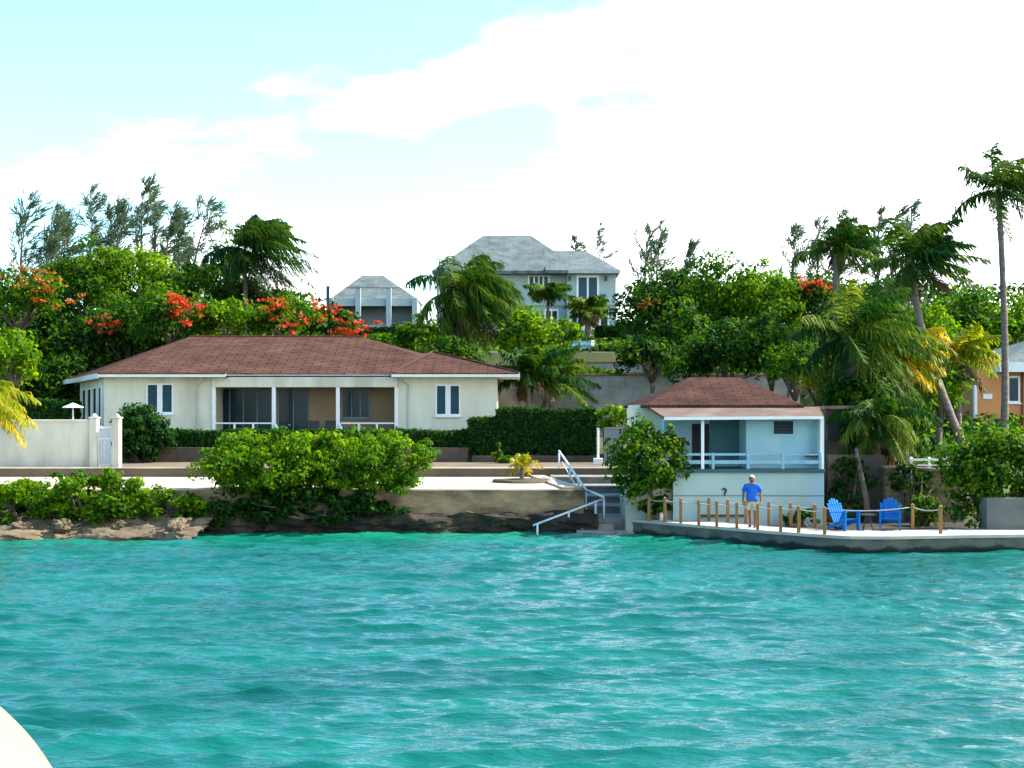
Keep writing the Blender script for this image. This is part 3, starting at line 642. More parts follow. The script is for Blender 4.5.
shrub(58, 'thin spiky plant with pale leaves in front of the low hedge block', 502, 440, 468, 68, 9, 'mid', 0.18, 0.6, bz=1.83, nclump=12)

# ------------------------------------------------------------------ buildings
def window(parent, xa, xb, za, zb, y, panes=2, fm=WHITE, gm=GLASS, fw=0.07, transom=False, depth=0.08, sill=True):
    """xa..xb, za..zb in metres, on a wall facing -Y whose face is at y"""
    mb = MB(); f = y-0.03
    mb.box(xa-fw, xa, f-.02, f+depth, za-fw, zb+fw).box(xb, xb+fw, f-.02, f+depth, za-fw, zb+fw).box(xa, xb, f-.02, f+depth, zb, zb+fw).box(xa, xb, f-.02, f+depth, za-fw, za)
    for k in range(1, panes):
        x = xa+(xb-xa)*k/panes; mb.box(x-fw*0.45, x+fw*0.45, f-.015, f+depth, za, zb)
    if transom: z = za+(zb-za)*0.72; mb.box(xa, xb, f-.012, f+depth-.01, z-fw*.35, z+fw*.35)
    w = mb.build('window', fm, parent, bevel=0.006)
    MB().box(xa, xb, f+.015, f+.035, za, zb).build('pane', gm, w)
    if sill: MB().box(xa-fw*1.6, xb+fw*1.6, f-.10, f+.02, za-fw-.07, za-fw).build('sill', fm, w, bevel=0.006)
    return w

def main_house():
    t = thing('long_house', (-12, 74, 2.6), 'long single-storey cream house with brown hipped roof and shaded porch', 'house')
    zf = 2.55; D0 = 74.0; ze = 5.92
    XL = px(104, D0); XP0 = px(212, D0); XP1 = px(398, D0); XR = px(497, D0)
    backL = (px(80, 88), 88)
    # left wing (its outer wall splays outward), right wing, and back wall
    MB().prism([(XL, D0), (XP0, D0), (XP0, 76.8), (XP0-0.3, 90), backL], zf-0.9, ze).build('wall', CREAM, t, bevel=0.01)
    MB().box(XP1, XR, D0, 90, zf-0.9, ze).build('wall', CREAM, t, bevel=0.01)
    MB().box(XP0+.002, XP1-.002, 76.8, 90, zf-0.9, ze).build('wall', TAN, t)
    MB().box(XP0+.003, XP1-.003, 73.9, 76.797, zf-0.6, zf+0.12).build('porch_floor', CONC, t)
    MB().box(XP0+.003, XP1-.003, 74.0, 76.79, 5.42, 5.50).build('porch_ceiling', CREAM, t)
    MB().box(XP0+.003, XP1-.003, 73.88, 74.12, pz(387.2,D0), pz(377.5,D0)).build('porch_beam', CREAM, t, bevel=0.01)
    capm = mat('dark_ridge_cap', (0.06,0.024,0.018), None, 3, 0.95)
    ap = P(433,352,78.2)+Vector((0,0,.03)); MB().tube([(px(392,73.1),73.1,6.08), ap], 0.06, 6).tube([(px(519,73.1),73.1,6.08), ap], 0.05, 6).build('hip_cap', capm, t)
    MB().tube([P(190,336.5,82.5)+Vector((0,0,.02)), P(362,337,82.5)+Vector((0,0,.02))], 0.06, 6).build('ridge_cap', capm, t)
    for x in (214, 274, 338, 396.5):
        X = px(x, D0); MB().box(X-.09, X+.09, 73.9, 74.08, zf+.12, pz(387.2,D0)-.003).build('column', WHITE, t, bevel=0.01)
    # rails
    for a, b in ((216, 272), (341, 395)):
        mb = MB(); xa, xb = px(a, D0), px(b, D0); z1 = pz(422.5, D0)
        mb.box(xa, xb, 73.93, 74.02, z1-.07, z1); mb.box(xa, xb, 73.95, 74.0, zf+.25, zf+.31)
        n = 3
        for k in range(1, n): xx = xa+(xb-xa)*k/n; mb.box(xx-.05, xx+.05, 73.93, 74.02, zf+.12, z1-.07)
        mb.build('porch_rail', WHITE, t)
    for x, s in ((275, 1), (339, 1)):
        MB().bar(P(x, 424, 73.9), P(x+8*s, 440, 72.9), 0.09).build('stair_rail', WHITE, t)
    # porch glazing (dark doors), window
    y = 76.8
    window(t, px(216,y), px(271,y), zf+.15, pz(389,y), y, 4, PF, GLASS, 0.06, sill=False)
    window(t, px(279,y), px(308,y), zf+.15, pz(389,y), y, 2, PF, GLASS, 0.06, sill=False)
    window(t, px(343,y), px(369,y), pz(417,y), pz(390,y), y, 3, PF, GLASS, 0.06)
    # wing windows with blue shutters
    def pair(a, b, ta, tb, mid):
        w = MB(); xa, xb = px(a, D0), px(b, D0); za, zb = pz(tb, D0), pz(ta, D0); xm = px(mid, D0)
        w.box(xa-.08, xa, 73.93, 74.05, za-.08, zb+.08).box(xb, xb+.08, 73.93, 74.05, za-.08, zb+.08).box(xa, xb, 73.93, 74.05, zb, zb+.08).box(xa, xb, 73.93, 74.05, za-.08, za).box(xm-.13, xm+.13, 73.93, 74.05, za, zb)
        w = w.build('window', WHITE, t, bevel=0.008)
        for u, v in ((xa+.01, xm-.13), (xm+.13, xb-.01)):
            mb = MB().box(u, v, 73.985, 74.0, za, zb)
            n = 14
            for k in range(n):
                zz = za+(zb-za)*(k+.5)/n; mb.add([(u,73.985,zz-.05),(v,73.985,zz-.05),(v,73.955,zz-.03),(u,73.955,zz-.03),(u,73.985,zz+.02),(v,73.985,zz+.02)], [(0,1,2,3),(3,2,5,4)])
            mb.build('louvres', SHUT, w)
        MB().box(xa-.12, xb+.12, 73.86, 73.99, za-.17, za-.08).build('sill', WHITE, w, bevel=0.01)
    pair(148, 172, 385, 412, 160); pair(437, 459, 386, 414, 448)
    # openings on the splayed side wall
    a = Vector((XL, D0, 0)); b = Vector((*backL, 0)); dv = (b-a).normalized(); nv = Vector((-dv.y, dv.x, 0))
    for s0, s1 in ((1.1, 2.4), (3.8, 5.6), (7.0, 9.0), (10.4, 12.4)):
        p = a+dv*s0+nv*0.03; q = a+dv*s1+nv*0.03
        w = MB()
        for u, v, z0, z1 in ((p-dv*.08, p, 3.2, 5.45), (q, q+dv*.08, 3.2, 5.45), (p, q, 5.37, 5.45), (p, q, 3.2, 3.28)):
            w.bar(Vector((u.x,u.y,(z0+z1)/2)), Vector((v.x,v.y,(z0+z1)/2)), 0.08, z1-z0)
        w = w.build('window', WHITE, t)
        MB().bar(Vector((p.x,p.y,4.32)), Vector((q.x,q.y,4.32)), 0.03, 2.1).build('pane', GLASS, w)
    # down-pipes at porch corners
    for x in (198, 408):
        X = px(x, D0); MB().tube([(X, 73.93, zf), (X, 73.93, 5.5), (X+(.5 if x < 300 else -.5), 73.6, 5.85)], 0.04, 8).build('downpipe', mat('grey_pipe', (0.45,0.47,0.44), None, 3, 0.5), t)
    # roofs
    def hip(pts, ridge, name='roof', th=0.12, m=ROOFB):
        # pts: FL, FR, BR, BL eave corners; ridge: two points (or one)
        r = ridge; vs = [Vector(p) for p in pts]+[Vector(q) for q in r]
        if len(r) == 2: fs = [(0,1,5,4),(1,2,5),(2,3,4,5),(3,0,4)]
        else: fs = [(0,1,4),(1,2,4),(2,3,4),(3,0,4)]
        n = len(vs); vs2 = vs+[Vector(p)-Vector((0,0,th)) for p in pts]
        fs += [(n,n+3,n+2,n+1),(0,n,n+1,1),(1,n+1,n+2,2),(2,n+2,n+3,3),(3,n+3,n,0)]
        mb = MB().add(vs2, fs); return mb.build(name, m, t)
    ez = 6.06
    hip([(px(98,73.2),73.2,ez),(px(478,76.2),76.2,ez),(px(520,91),91,ez),(px(62,91),91,ez)], [P(190,336.5,82.5), P(362,337,82.5)])
    hip([(px(392,73.1),73.1,ez),(px(519,73.1),73.1,ez),(px(519,73.1)-.0,84,ez),(px(392,73.1),84,ez)], [P(433,352,78.2)], th=0.10)
    # fascia and soffits
    mb = MB(); fz0, fz1 = ez-.24, ez-.03
    a0 = Vector((px(98,73.2),73.18,0)); 
    mb.box(a0.x, px(226,73.2), 73.14, 73.19, fz0+.04, fz1); mb.box(px(391.5,73.1), px(519.5,73.1), 73.04, 73.09, fz0+.04, fz1)
    mb.box(px(226.3,73.3), px(391,73.3), 73.24, 73.28, fz0+.06, fz1-.06)
    mb.bar((a0.x,73.18,ez-.14), (px(62,91),91,ez-.14), 0.05, 0.25)
    mb.bar((px(519.3,73.1),73.1,ez-.13), (px(519.3,73.1),84,ez-.13), 0.05, 0.25)
    mb.build('fascia', WHITE, t)
    MB().tube([(px(226,73.2), 73.17, ez-.17), (px(392,73.2), 73.17, ez-.17)], 0.05, 8).build('gutter', GREYM, t)
    MB().tube([(px(98,73.2), 73.12, ez-.03), (px(226,73.2), 73.12, ez-.03)], 0.035, 6).build('drip_edge', ROOFB, t)
    MB().tube([(px(392,73.1), 73.03, ez-.03), (px(519,73.1), 73.03, ez-.03)], 0.035, 6).build('drip_edge', ROOFB, t)
    MB().prism([(px(98.5,73.2),73.2),(px(226,73.2),73.2),(px(226,73.2),74.1),(XL+.3,74.1),(backL[0]+.3,88),(px(63,90.8),90.8)], 5.86, 5.925).box(px(392.3,73.1), px(518.6,73.1), 73.1, 84, 5.86, 5.925).build('soffit', WHITE, t)
main_house()
# porch furniture: dark chairs seen above the hedge
for x, lb in ((312, 'dark wicker chair on the porch left of the right column'), (330, 'dark wicker chair on the porch against the right column')):
    X = px(x, 75); c = thing('porch_chair', (X, 75.2, 2.67), lb, 'chair', 'wicker porch chairs'); z = 2.67
    MB().box(X-.3, X+.3, 74.95, 75.45, z+.38, z+.46).build('seat', GREYM, c, bevel=0.02)
    MB().box(X-.3, X+.3, 75.46, 75.53, z+.4, z+1.05).build('backrest', GREYM, c, bevel=0.02)
    for sx in (-.27, .27):
        MB().box(X+sx-.03, X+sx+.03, 74.97, 75.4, z+.62, z+.67).build('armrest', GREYM, c)
        for yy in (74.98, 75.42): MB().box(X+sx-.025, X+sx+.025, yy-.025, yy+.025, z, z+(.62)).build('leg', GREYM, c)

def upper_house():
    D0 = 145.0; t = thing('hilltop_house', (px(560,D0), D0, 12.1), 'large two-storey grey-blue house with grey hipped roof on the hill', 'house')
    zb = 11.6; ze = pz(272, D0)
    xa, xm, xb = px(497,D0), px(567,D0), px(616,D0)
    MB().box(px(436,D0), xm, D0+1.2, D0+14, zb, ze).build('wall', GREYB, t)
    MB().box(xm+.002, xb, D0, D0+13.9, zb, ze-.05).build('wall', GREYB, t)
    mb = MB().box(xm-.1, xb+.25, D0-.25, D0+.0, pz(305,D0), pz(300.5,D0)).box(px(497,D0), xm-.12, D0+1.0, D0+1.2, pz(305,D0), pz(300.5,D0))
    mb.box(px(528,D0)-.4, px(550,D0)+.3, D0+1.05, D0+1.2, pz(274.6,D0), pz(272.6,D0)).box(px(576,D0)-.2, px(599,D0)+.2, D0-.15, D0, pz(275.5,D0), pz(273.6,D0))
    mb.build('band', mat('pale_trim', (0.36,0.44,0.45), None, 1, 0.7), t)
    y = D0+1.2
    window(t, px(529.5,y), px(548,y), pz(292,y), pz(276.5,y), y, 4, WHITE, GLASS, 0.16)
    window(t, px(546,y), px(557,y), pz(327,y), pz(311,y), y, 2, WHITE, GLASS, 0.16, sill=False)
    y = D0
    window(t, px(578.5,y), px(597,y), pz(299.5,y), pz(277.5,y), y, 2, WHITE, SHUT, 0.20, sill=False)
    window(t, px(572,y), px(583,y), pz(328,y), pz(309.5,y), y, 2, WHITE, GLASS, 0.18, transom=True, sill=False)
    window(t, px(592.5,y), px(607.5,y), pz(328,y), pz(309.5,y), y, 2, WHITE, GLASS, 0.18, transom=True, sill=False)
    y = D0+1.2
    window(t, px(440,y), px(452,y), pz(300,y), pz(280,y), y, 2, WHITE, GLASS, 0.16)
    window(t, px(505,y), px(517,y), pz(327,y), pz(311,y), y, 2, WHITE, GLASS, 0.16)
    # wall lamps
    for x in (569.5, 606): 
        X = px(x, D0); MB().box(X-.1, X+.1, D0-.25, D0+.0, pz(281,D0), pz(276,D0)).build('wall_lamp', GREYM, t)
    # balustrade on the left terrace
    mb = MB(); 
    for k in range(16): X = px(476+k*2.0, D0-2); mb.tube([(X, D0-2, zb+.6), (X, D0-2, zb+1.3)], [0.11,0.07], 6)
    mb.box(px(474,D0-2), px(508,D0-2), D0-2.15, D0-1.85, zb+1.3, zb+1.45).box(px(474,D0-2), px(508,D0-2), D0-2.15, D0-1.85, zb-.5, zb+.6)
    mb.build('balustrade', WHITE, t)
    def roof(pts, ridge):
        vs = [Vector(p) for p in pts]+[Vector(q) for q in ridge]; fs = [(0,1,5,4),(1,2,5),(2,3,4,5),(3,0,4)]
        n = 6; vs += [Vector(p)-Vector((0,0,.3)) for p in pts]; fs += [(6,9,8,7),(0,6,7,1),(1,7,8,2),(2,8,9,3),(3,9,6,0)]
        r = MB().add(vs, fs).build('roof', ROOFG, t); return r
    e = ze+.15
    roof([(px(432,D0),D0,e),(px(584,D0),D0+.3,e),(px(584,D0),D0+16,e),(px(434,D0),D0+16,e)], [P(483,235.5,D0+8), P(531,235.5,D0+8)])
    roof([(px(516,D0),D0-.2,e-.03),(px(570,D0),D0-.2,e-.03),(px(570,D0),D0+12,e),(px(516,D0),D0+12,e)], [P(541,248,D0+4), P(542,248,D0+8)])
    roof([(px(545,D0),D0-1,e-.05),(px(619.5,D0),D0-1,e-.05),(px(619.5,D0),D0+15,e-.05),(px(545,D0),D0+15,e-.05)], [P(548,250.5,D0+7), P(586,251,D0+7)])
    MB().box(px(545,D0)+2.2, px(619.5,D0), D0-1.06, D0-1.003, e-.36, e-.06).build('fascia', MATS['pale_trim'], t)
upper_house()
a_ = thing('aerial', (px(470,150), 150, 12), 'thin radio aerial mast rising behind the big palm on the hill', 'aerial')
MB().tube([(px(470,150),150,12),(px(470,150),150,pz(224,150))], [0.07,0.03], 6).build('mast', GREYM, a_)
MB().tube([(px(470,150)-.5,150,pz(236,150)),(px(470,150)+.5,150,pz(236,150))], 0.03, 5).build('crossbar', GREYM, a_)

def pavilion():
    D0 = 138.0; t = thing('open_pavilion', (px(370,D0), D0, 12), 'grey-roofed open pavilion with white columns left of the hilltop house', 'pavilion')
    zb = 11.6; e = pz(298.5, D0)
    vs = [Vector((px(330,D0),D0,e)),Vector((px(417,D0),D0,e)),Vector((px(417,D0),D0+10,e)),Vector((px(330,D0),D0+10,e)),P(362,275.5,D0+5),P(383,275.5,D0+5)]
    fs = [(0,1,5,4),(1,2,5),(2,3,4,5),(3,0,4),(3,2,1,0)]
    MB().add(vs, fs).build('roof', ROOFG, t)
    tr = MATS['pale_trim']
    MB().box(px(330,D0)+.1, px(417,D0)-.1, D0-.05, D0+.25, pz(306,D0), e-.003).build('fascia', tr, t)
    for x in (331, 358.5, 389, 415):
        X = px(x, D0); MB().box(X-.24, X+.24, D0-.45, D0-.055, zb, pz(288 if x in (358.5, 389) else 298,D0)).build('column', tr, t, bevel=0.03)
    X = px(328, D0-1); MB().box(X-.15, X+.15, D0-1.2, D0-.9, zb, pz(287,D0)).build('post', SHUT, t)
    MB().tube([P(328,287.8,D0-.6), P(415,287.8,D0-.6)], 0.03, 5).build('cable', GREYM, t)
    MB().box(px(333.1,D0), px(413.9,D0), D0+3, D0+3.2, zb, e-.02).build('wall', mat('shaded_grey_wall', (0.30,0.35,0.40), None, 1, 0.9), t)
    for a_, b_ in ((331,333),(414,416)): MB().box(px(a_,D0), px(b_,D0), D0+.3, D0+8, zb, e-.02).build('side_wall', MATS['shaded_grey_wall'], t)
    MB().box(px(333,D0), px(414,D0), D0+.3, D0+.36, zb+.3, pz(325,D0)).build('balustrade', tr, t)
pavilion()
hedge(60, 'dark clipped hedge in front of the open pavilion', px(345,134), px(415,134), 133, 134.5, 10.6, pz(328,134), 0.3, 0.7, group=None)
# retaining walls on the slope
def rwall(label, xa, xb, y, z0, z1, coping=False):
    t = thing('retaining_wall', ((xa+xb)/2, y, z0), label, 'wall')
    MB().box(xa, xb, y, y+.35, z0, z1).build('wall_face', RETW, t)
    MB().box(xa-.02, xb+.02, y-.06, y+.41, z1+.002, z1+.12).build('coping', CONCD, t, bevel=0.015)
rwall('long grey block retaining wall between the tall hedge and boat house roof', px(470,84.5), px(800,84.5), 84.5, 2.6, pz(376,84.5))
rwall('upper grey garden wall on the slope below the hilltop house', px(520,104.6), px(690,104.6), 104.6, 6.5, pz(363,104.6))
rwall('small pale wall highest on the slope just under the hilltop house hedge', px(556,118), px(640,118), 118, 9, pz(349,118))
hedge(61, 'dark low hedge along the top of the upper garden wall', px(560,107), px(640,107), 105.6, 107.5, 8.2, pz(354.5,107), 0.24)
hedge(62, 'low dark hedge on the lawn right before the hilltop house', px(596,128), px(650,128), 127, 129, 10.5, pz(327,128), 0.3)
hedge(63, 'sunlit strip of low plants on the long retaining wall', px(570,86.5), px(622,86.5), 85.3, 86.8, 5.9, pz(371,86), 0.2, 0.8, 'bright', name='low_hedge')
sl = thing('garden_slab', (px(583,116), 116, 8.7), 'pale teal slab with a white side wall on the slope below the hilltop house', 'slab')
MB().add([P(570,350,114),P(591,350,114),P(591,341,117),P(574,341,117),P(570,352,114),P(591,352,114),P(591,343,117),P(574,343,117)], [(0,1,2,3),(7,6,5,4),(0,4,5,1),(1,5,6,2),(2,6,7,3),(3,7,4,0)]).build('slab_top', mat('pale_teal_paint', (0.07,0.17,0.18), None, 1, 0.8), sl)
MB().add([P(591.2,351.5,114),P(594.5,351.5,114),P(594.5,340,117),P(591.2,340,117),P(591.2,356,114),P(594.5,356,114),P(594.5,346,117),P(591.2,346,117)], [(0,1,2,3),(7,6,5,4),(0,4,5,1),(1,5,6,2),(2,6,7,3),(3,7,4,0)]).build('side_wall', WALLW, sl)
# white garden post with a lamp base at the top of the steps
lp = thing('garden_post', (px(598,66), 66, 1.83), 'white slim post on a square footing beside the tall hedge', 'post')
X = px(598,66); MB().tube([(X,66,2.1),(X,66,pz(429,66))], 0.05, 8).build('pole', WHITE, lp); MB().box(X-.2, X+.2, 65.8, 66.2, 1.83, 2.12).build('footing', WHITE, lp, bevel=0.02); MB().box(X-.07,X+.07,65.93,66.07,pz(429,66),pz(428,66)).build('cap', WHITE, lp)
tag(MB().box(px(604,68), px(622,68), 68, 68.12, 1.83, pz(429,68)).box(px(604,68), px(622,68), 67.95, 68.17, pz(429,68), pz(429,68)+.06).build('low_fence', mat('grey_panel', (0.22,0.24,0.25), None, 2, 0.8), bevel=0.01), 'low grey panel fence right of the white garden post', 'fence')

def boat_house():
    D0 = 51.0; t = thing('boat_house', (8, 51, 0.5), 'small pale blue boat house with brown roof and railed balcony', 'boat house')
    x0, x1 = px(673,D0), px(824,D0); zd = pz(469, D0)
    b = MB().box(x0, x1, D0, 58, -0.4, zd-.12); b.build('base_wall', BASEW, t, bevel=0.01)
    MB().box(x0+.0, x1-.0, D0-.015, D0-.001, 1.30, 1.345).build('stain_line', mat('rust_line', (0.24,0.27,0.25), None, 3, 0.9), t)
    MB().box(x0-.05, x1+.03, D0-.12, 57.9, zd-.118, zd).build('balcony_slab', mat('dark_slab', (0.035,0.09,0.11), (0.05,0.11,0.12), 2, 0.8), t)
    # rooms
    xr = px(746, D0+.6); ztop = 4.05
    MB().box(xr, x1, D0+.55, 57.5, zd, ztop).build('room_wall', BLUEW, t, bevel=0.01)
    MB().box(px(664,D0+2.2), xr-.002, D0+2.2, 57.4, zd, ztop+.1).build('porch_wall', BLUEW, t)
    MB().box(px(636,54), px(802,54), 54.2, 58.2, 1.9, 4.42).build('rear_wall', CREAM, t)
    MB().box(px(692,D0+2.2), px(709,D0+2.2), D0+2.16, D0+2.19, zd, pz(424,D0+2.2)).build('door', DARK, t)
    MB().box(px(709.5,D0+2.2), px(744,D0+2.2), D0+2.17, D0+2.19, zd+.1, ztop-.1).build('screen', mat('green_screen', (0.07,0.19,0.20), (0.06,0.15,0.17), 1, 0.7), t)
    # louvred window
    wy = D0+.55; xa, xb = px(773.5,wy), px(793,wy); za, zb = pz(434,wy), pz(421,wy)
    w = MB().box(xa-.05, xa, wy-.04, wy+.02, za-.05, zb+.05).box(xb, xb+.05, wy-.04, wy+.02, za-.05, zb+.05).box(xa, xb, wy-.04, wy+.02, zb, zb+.05).box(xa, xb, wy-.04, wy+.02, za-.05, za).build('window', BLUEW, t)
    MB().box(xa, xb, wy-.012, wy-.002, za, zb).build('opening', DARK, w)
    mb = MB()
    for k in range(4): zz = za+(zb-za)*(k+.6)/4; mb.bar((xa, wy-.03, zz), (xb, wy-.03, zz), 0.05, 0.025)
    mb.build('louvres', SHUT, w)
    MB().box(px(805,wy), px(821,wy), wy-.25, wy-.002, pz(456.5,wy), pz(455,wy)).build('shelf', STONE, t)
    MB().tube([(px(806,wy), wy-.5, 3.88), (px(811,wy), wy-.04, 3.6), (px(811,wy), wy-.04, zd+.1)], 0.03, 8).build('downpipe', BLUEW, t)
    MB().box(px(820.5,D0), x1+.012, D0+.05, D0+.54, zd, ztop-.1).build('sunlit_edge_strip', WHITE, t)  # white colour stands in for sunlight on the right edge of the wall
    # balcony rail and post
    y = D0-.02; mb = MB(); xa, xb = px(676,y), px(821,y)
    mb.box(xa, px(746,y), y-.03, y+.03, pz(455.6,y), pz(453.2,y)); mb.box(px(746,y), xb, y-.025, y+.025, pz(455.4,y), pz(454.2,y)); mb.box(xa, xb, y-.03, y+.03, pz(464,y), pz(460.2,y))
    mb.build('balcony_rail', mat('pale_blue_rail', (0.26,0.45,0.52), (0.20,0.37,0.44), 3, 0.6), t, bevel=0.006)
    for x in (676, 713, 748, 783, 820):
        X = px(x, y); MB().box(X-.045, X+.045, y-.045, y+.045, zd, pz(452.8,y)).build('rail_post', MATS['pale_blue_rail'], t)
    X = px(702.5, y); MB().box(X-.05, X+.05, y-.06, y+.04, zd, pz(420,y)).build('porch_post', WHITE, t)
    # roofs
    ez = pz(405, 53.2)
    vs = [(px(645,53.0),53.0,ez),(px(804,53.0),53.0,ez),(px(806,53.0)+.3,59,ez),(px(645,53.0)-.3,59,ez),P(690,377.3,56),P(740,377.5,56)]
    vs += [(v[0],v[1],v[2]-.10) for v in vs[:4]]
    MB().add(vs, [(0,1,5,4),(1,2,5),(2,3,4,5),(3,0,4),(6,9,8,7),(0,6,7,1),(1,7,8,2),(2,8,9,3),(3,9,6,0)]).build('roof', ROOFB2, t)
    f = 50.65; bk = 53.3
    vs = [(px(664,f),f,pz(417,f)),(px(823.5,f),f,pz(416,f)),(px(819,bk),bk,pz(406.8,bk)),(px(650,bk),bk,pz(406.8,bk))]
    vs += [(v[0],v[1],v[2]-.05) for v in vs]
    MB().add(vs, [(0,1,2,3),(7,6,5,4),(0,4,5,1),(1,5,6,2),(2,6,7,3),(3,7,4,0)]).build('porch_roof', mat('worn_brown_roofing', (0.13,0.085,0.062), (0.085,0.055,0.042), 1.2, 0.95, 0.3, 10, c3=(0.17,0.13,0.105), s3=0.5), t)
    MB().bar((px(664,f),f-.02,pz(418.6,f)), (px(823.5,f),f-.02,pz(417.6,f)), 0.04, 0.10).build('fascia', WHITE, t)
    MB().bar((px(663.5,f),f,pz(417.5,f)), (px(649,bk),bk,pz(408,bk)), 0.05, 0.10).build('verge_board', MATS['worn_brown_roofing'], t)
    # iron hook on the base wall
    X = px(724,D0); z = pz(492,D0)
    MB().tube([(X-.07,D0-.03,z+.09),(X+.02,D0-.05,z+.12),(X+.07,D0-.05,z+.06),(X+.03,D0-.05,z-.03),(X,D0-.04,z-.14)], [0.02,0.035,0.04,0.03,0.012], 8).build('hook', GREYM, t, smooth=True)
    MB().box(px(700,D0), px(745,D0), D0-.10, D0-.002, pz(516.5,D0), pz(514.5,D0)).build('base_ledge', STONE, t)
boat_house()
o = MB().prismy([(px(626,51.3),-.4),(px(672,51.3),-.4),(px(672,51.3),pz(474,51.3)),(px(655,51.3),pz(474,51.3)),(px(640,51.3),pz(486,51.3)),(px(626,51.3),pz(500,51.3))], 51.3, 54.3).build('sloping_wall', mat('cream_block', (0.42,0.42,0.34), (0.34,0.34,0.28), 1.1, 0.9, 0.2, 8), bevel=0.02)
tag(o, 'cream wall with a stepped sloping top left of the boat house base', 'wall')

# old stone building and retaining walls right of the boat house
ob = thing('stone_outbuilding', (12, 54, 0.5), 'old stone outbuilding coloured dark for deep shade, right of the boat house', 'building')
rough_box('wall', px(825.5,54), px(893,54), 54, 58, 0, pz(410,54), STONE, 0.05, 0.3, 4, ob)
X = px(828,54); MB().box(X, px(842,54), 53.93, 53.99, pz(441,54), pz(421,54)).build('window', DARK, ob)
MB().box(px(889,54)-.1, px(893,54)+.1, 53.5, 58, pz(410,54)+.03, pz(410,54)+.13).box(px(825.5,54)-.0, px(889,54)-.102, 53.5, 58, pz(410,54)+.03, pz(410,54)+.15).build('roof', CONCD, ob)
o = rough_box('stone_retaining_wall', px(824.5,52.5)+.1, px(885,52.5), 52.4, 53.2, -.5, pz(455,52.5), STONE, 0.06, 0.25, 7); tag(o, 'stone retaining wall coloured dark for shade directly right of the boat house', 'wall')
w2 = thing('grey_stone_wall', (14, 52, 0.4), 'grey stone wall with a pale coping behind the blue chairs', 'wall')
rough_box('wall_face', px(884,52.2), px(962,52.2), 52.0, 52.6, -.5, pz(468.5,52.2), CONCD, 0.05, 0.25, 11, w2)
MB().bar((px(884,52), 52.25, pz(467,52)), (px(962,52), 52.25, pz(471,52)), 0.7, 0.08).build('coping', CONCD, w2)
fn = thing('low_rail_fence', (14.5, 54, 2), 'low white rail fence on top of the grey stone wall', 'fence')
mb = MB().box(px(910,54), px(966,54), 54.0, 54.06, pz(461,54), pz(458.5,54)).box(px(910,54), px(966,54), 54.0, 54.06, pz(466,54), pz(464.5,54)); mb.build('rail', WHITE, fn)
for x in (912, 930, 948, 964): X = px(x,54); MB().box(X-.05,X+.05,54.062,54.14,1.0,pz(457,54)).build('post', WHITE, fn)
o = rough_box('corner_sea_wall', px(986,46.9), px(1090,46.9), 46.8, 47.6, -.6, pz(497,47.5), mat('shade_grey_plaster', (0.12,0.13,0.12), (0.08,0.088,0.082), 1, 0.9, 0.2, 8), 0.03, 0.25, 13); tag(o, 'plain grey block wall in the right corner under the sea grape', 'wall')  # grey made darker to paint in the shade of the bush

def orange_house():
    D0 = 78.0; t = thing('orange_house', (px(1000,D0), D0, 2.6), 'orange house with pale hipped roof at the right edge', 'house')
    xa, xb = px(977,D0), px(1110,D0)
    MB().box(xa, xb, D0, D0+12, 1.8, 6.75).build('wall', ORANGE, t)
    MB().box(xa-.14, xa-.002, D0-.05, D0+.2, 1.8, pz(385,D0)).build('corner_board', WHITE, t)
    MB().box(xa-3.0, xa-.15, D0+2, D0+8, 1.8, 3.3).build('shed_wall', mat('blue_grey_boards', (0.06,0.09,0.14), None, 2, 0.8), t)
    window(t, px(1009,D0), px(1018,D0), pz(401,D0), pz(378,D0), D0, 1, WHITE, GLASS, 0.10)
    window(t, px(1040,D0), px(1052,D0), pz(401,D0), pz(378,D0), D0, 1, WHITE, GLASS, 0.10)
    MB().box(px(983,D0), px(992,D0), D0-.06, D0, pz(399,D0), pz(394,D0)).build('vent_cover', WHITE, t)
    MB().tube([(px(1022,D0), D0-.08, 2.6), (px(1022,D0), D0-.08, 6.5)], 0.05, 6).build('downpipe', mat('rusty_pipe', (0.16,0.05,0.02), None, 3, 0.7), t)
    e = pz(370, D0-.8)+.4
    MB().add([(px(1000,D0-.8),D0-.8,e),(xb+1,D0-.8,e),(xb+1,D0+13,e),(px(1000,D0-.8),D0+13,e),P(1045,335,D0+5),P(1080,335,D0+5)], [(0,1,5,4),(1,2,5),(2,3,4,5),(3,0,4),(3,2,1,0)]).build('roof', ROOFG, t)
    MB().box(px(1000,D0-.8)-.03, xb+1, D0-.9, D0-.803, e-.5, e-.0).box(px(1000,D0-.8)-.03, px(1000,D0-.8)+.02, D0-.8, D0+13, e-.5, e-.003).build('fascia', WHITE, t)
orange_house()

# ------------------------------------------------------------------ dock
DZ = 0.50
def dk(x, y): D = (CH-DZ)*F/(y-HZ); return (px(x, D), D)
front = [dk(632,519.2), dk(665,522), dk(700,525), dk(735,528), dk(770,530.8), dk(800,533), dk(830,535), dk(850,536), dk(890,536.2), dk(960,535), dk(1024,534.2), (px(1100,45.2),45.2)]
def width(i): return 1.75 if i < 6 else (2.3 if i < 9 else 2.2)
back = []
for i, p in enumerate(front):
    back.append((p[0]+(0.35 if i < 6 else 0), min(p[1]+width(i), 51.0)))
back[0] = (4.3, 51.95)
dock = thing('dock', (9, 47, 0), 'curving low concrete dock with pale top', 'dock')
n = len(front)
V_ = MB()
def sub_line(L_, k=6):
    o = []
    for a, b in zip(L_[:-1], L_[1:]):
        for j in range(k): o.append((a[0]+(b[0]-a[0])*j/k, a[1]+(b[1]-a[1])*j/k))
    return o+[L_[-1]]
fr, bk_ = sub_line(front), sub_line(back)
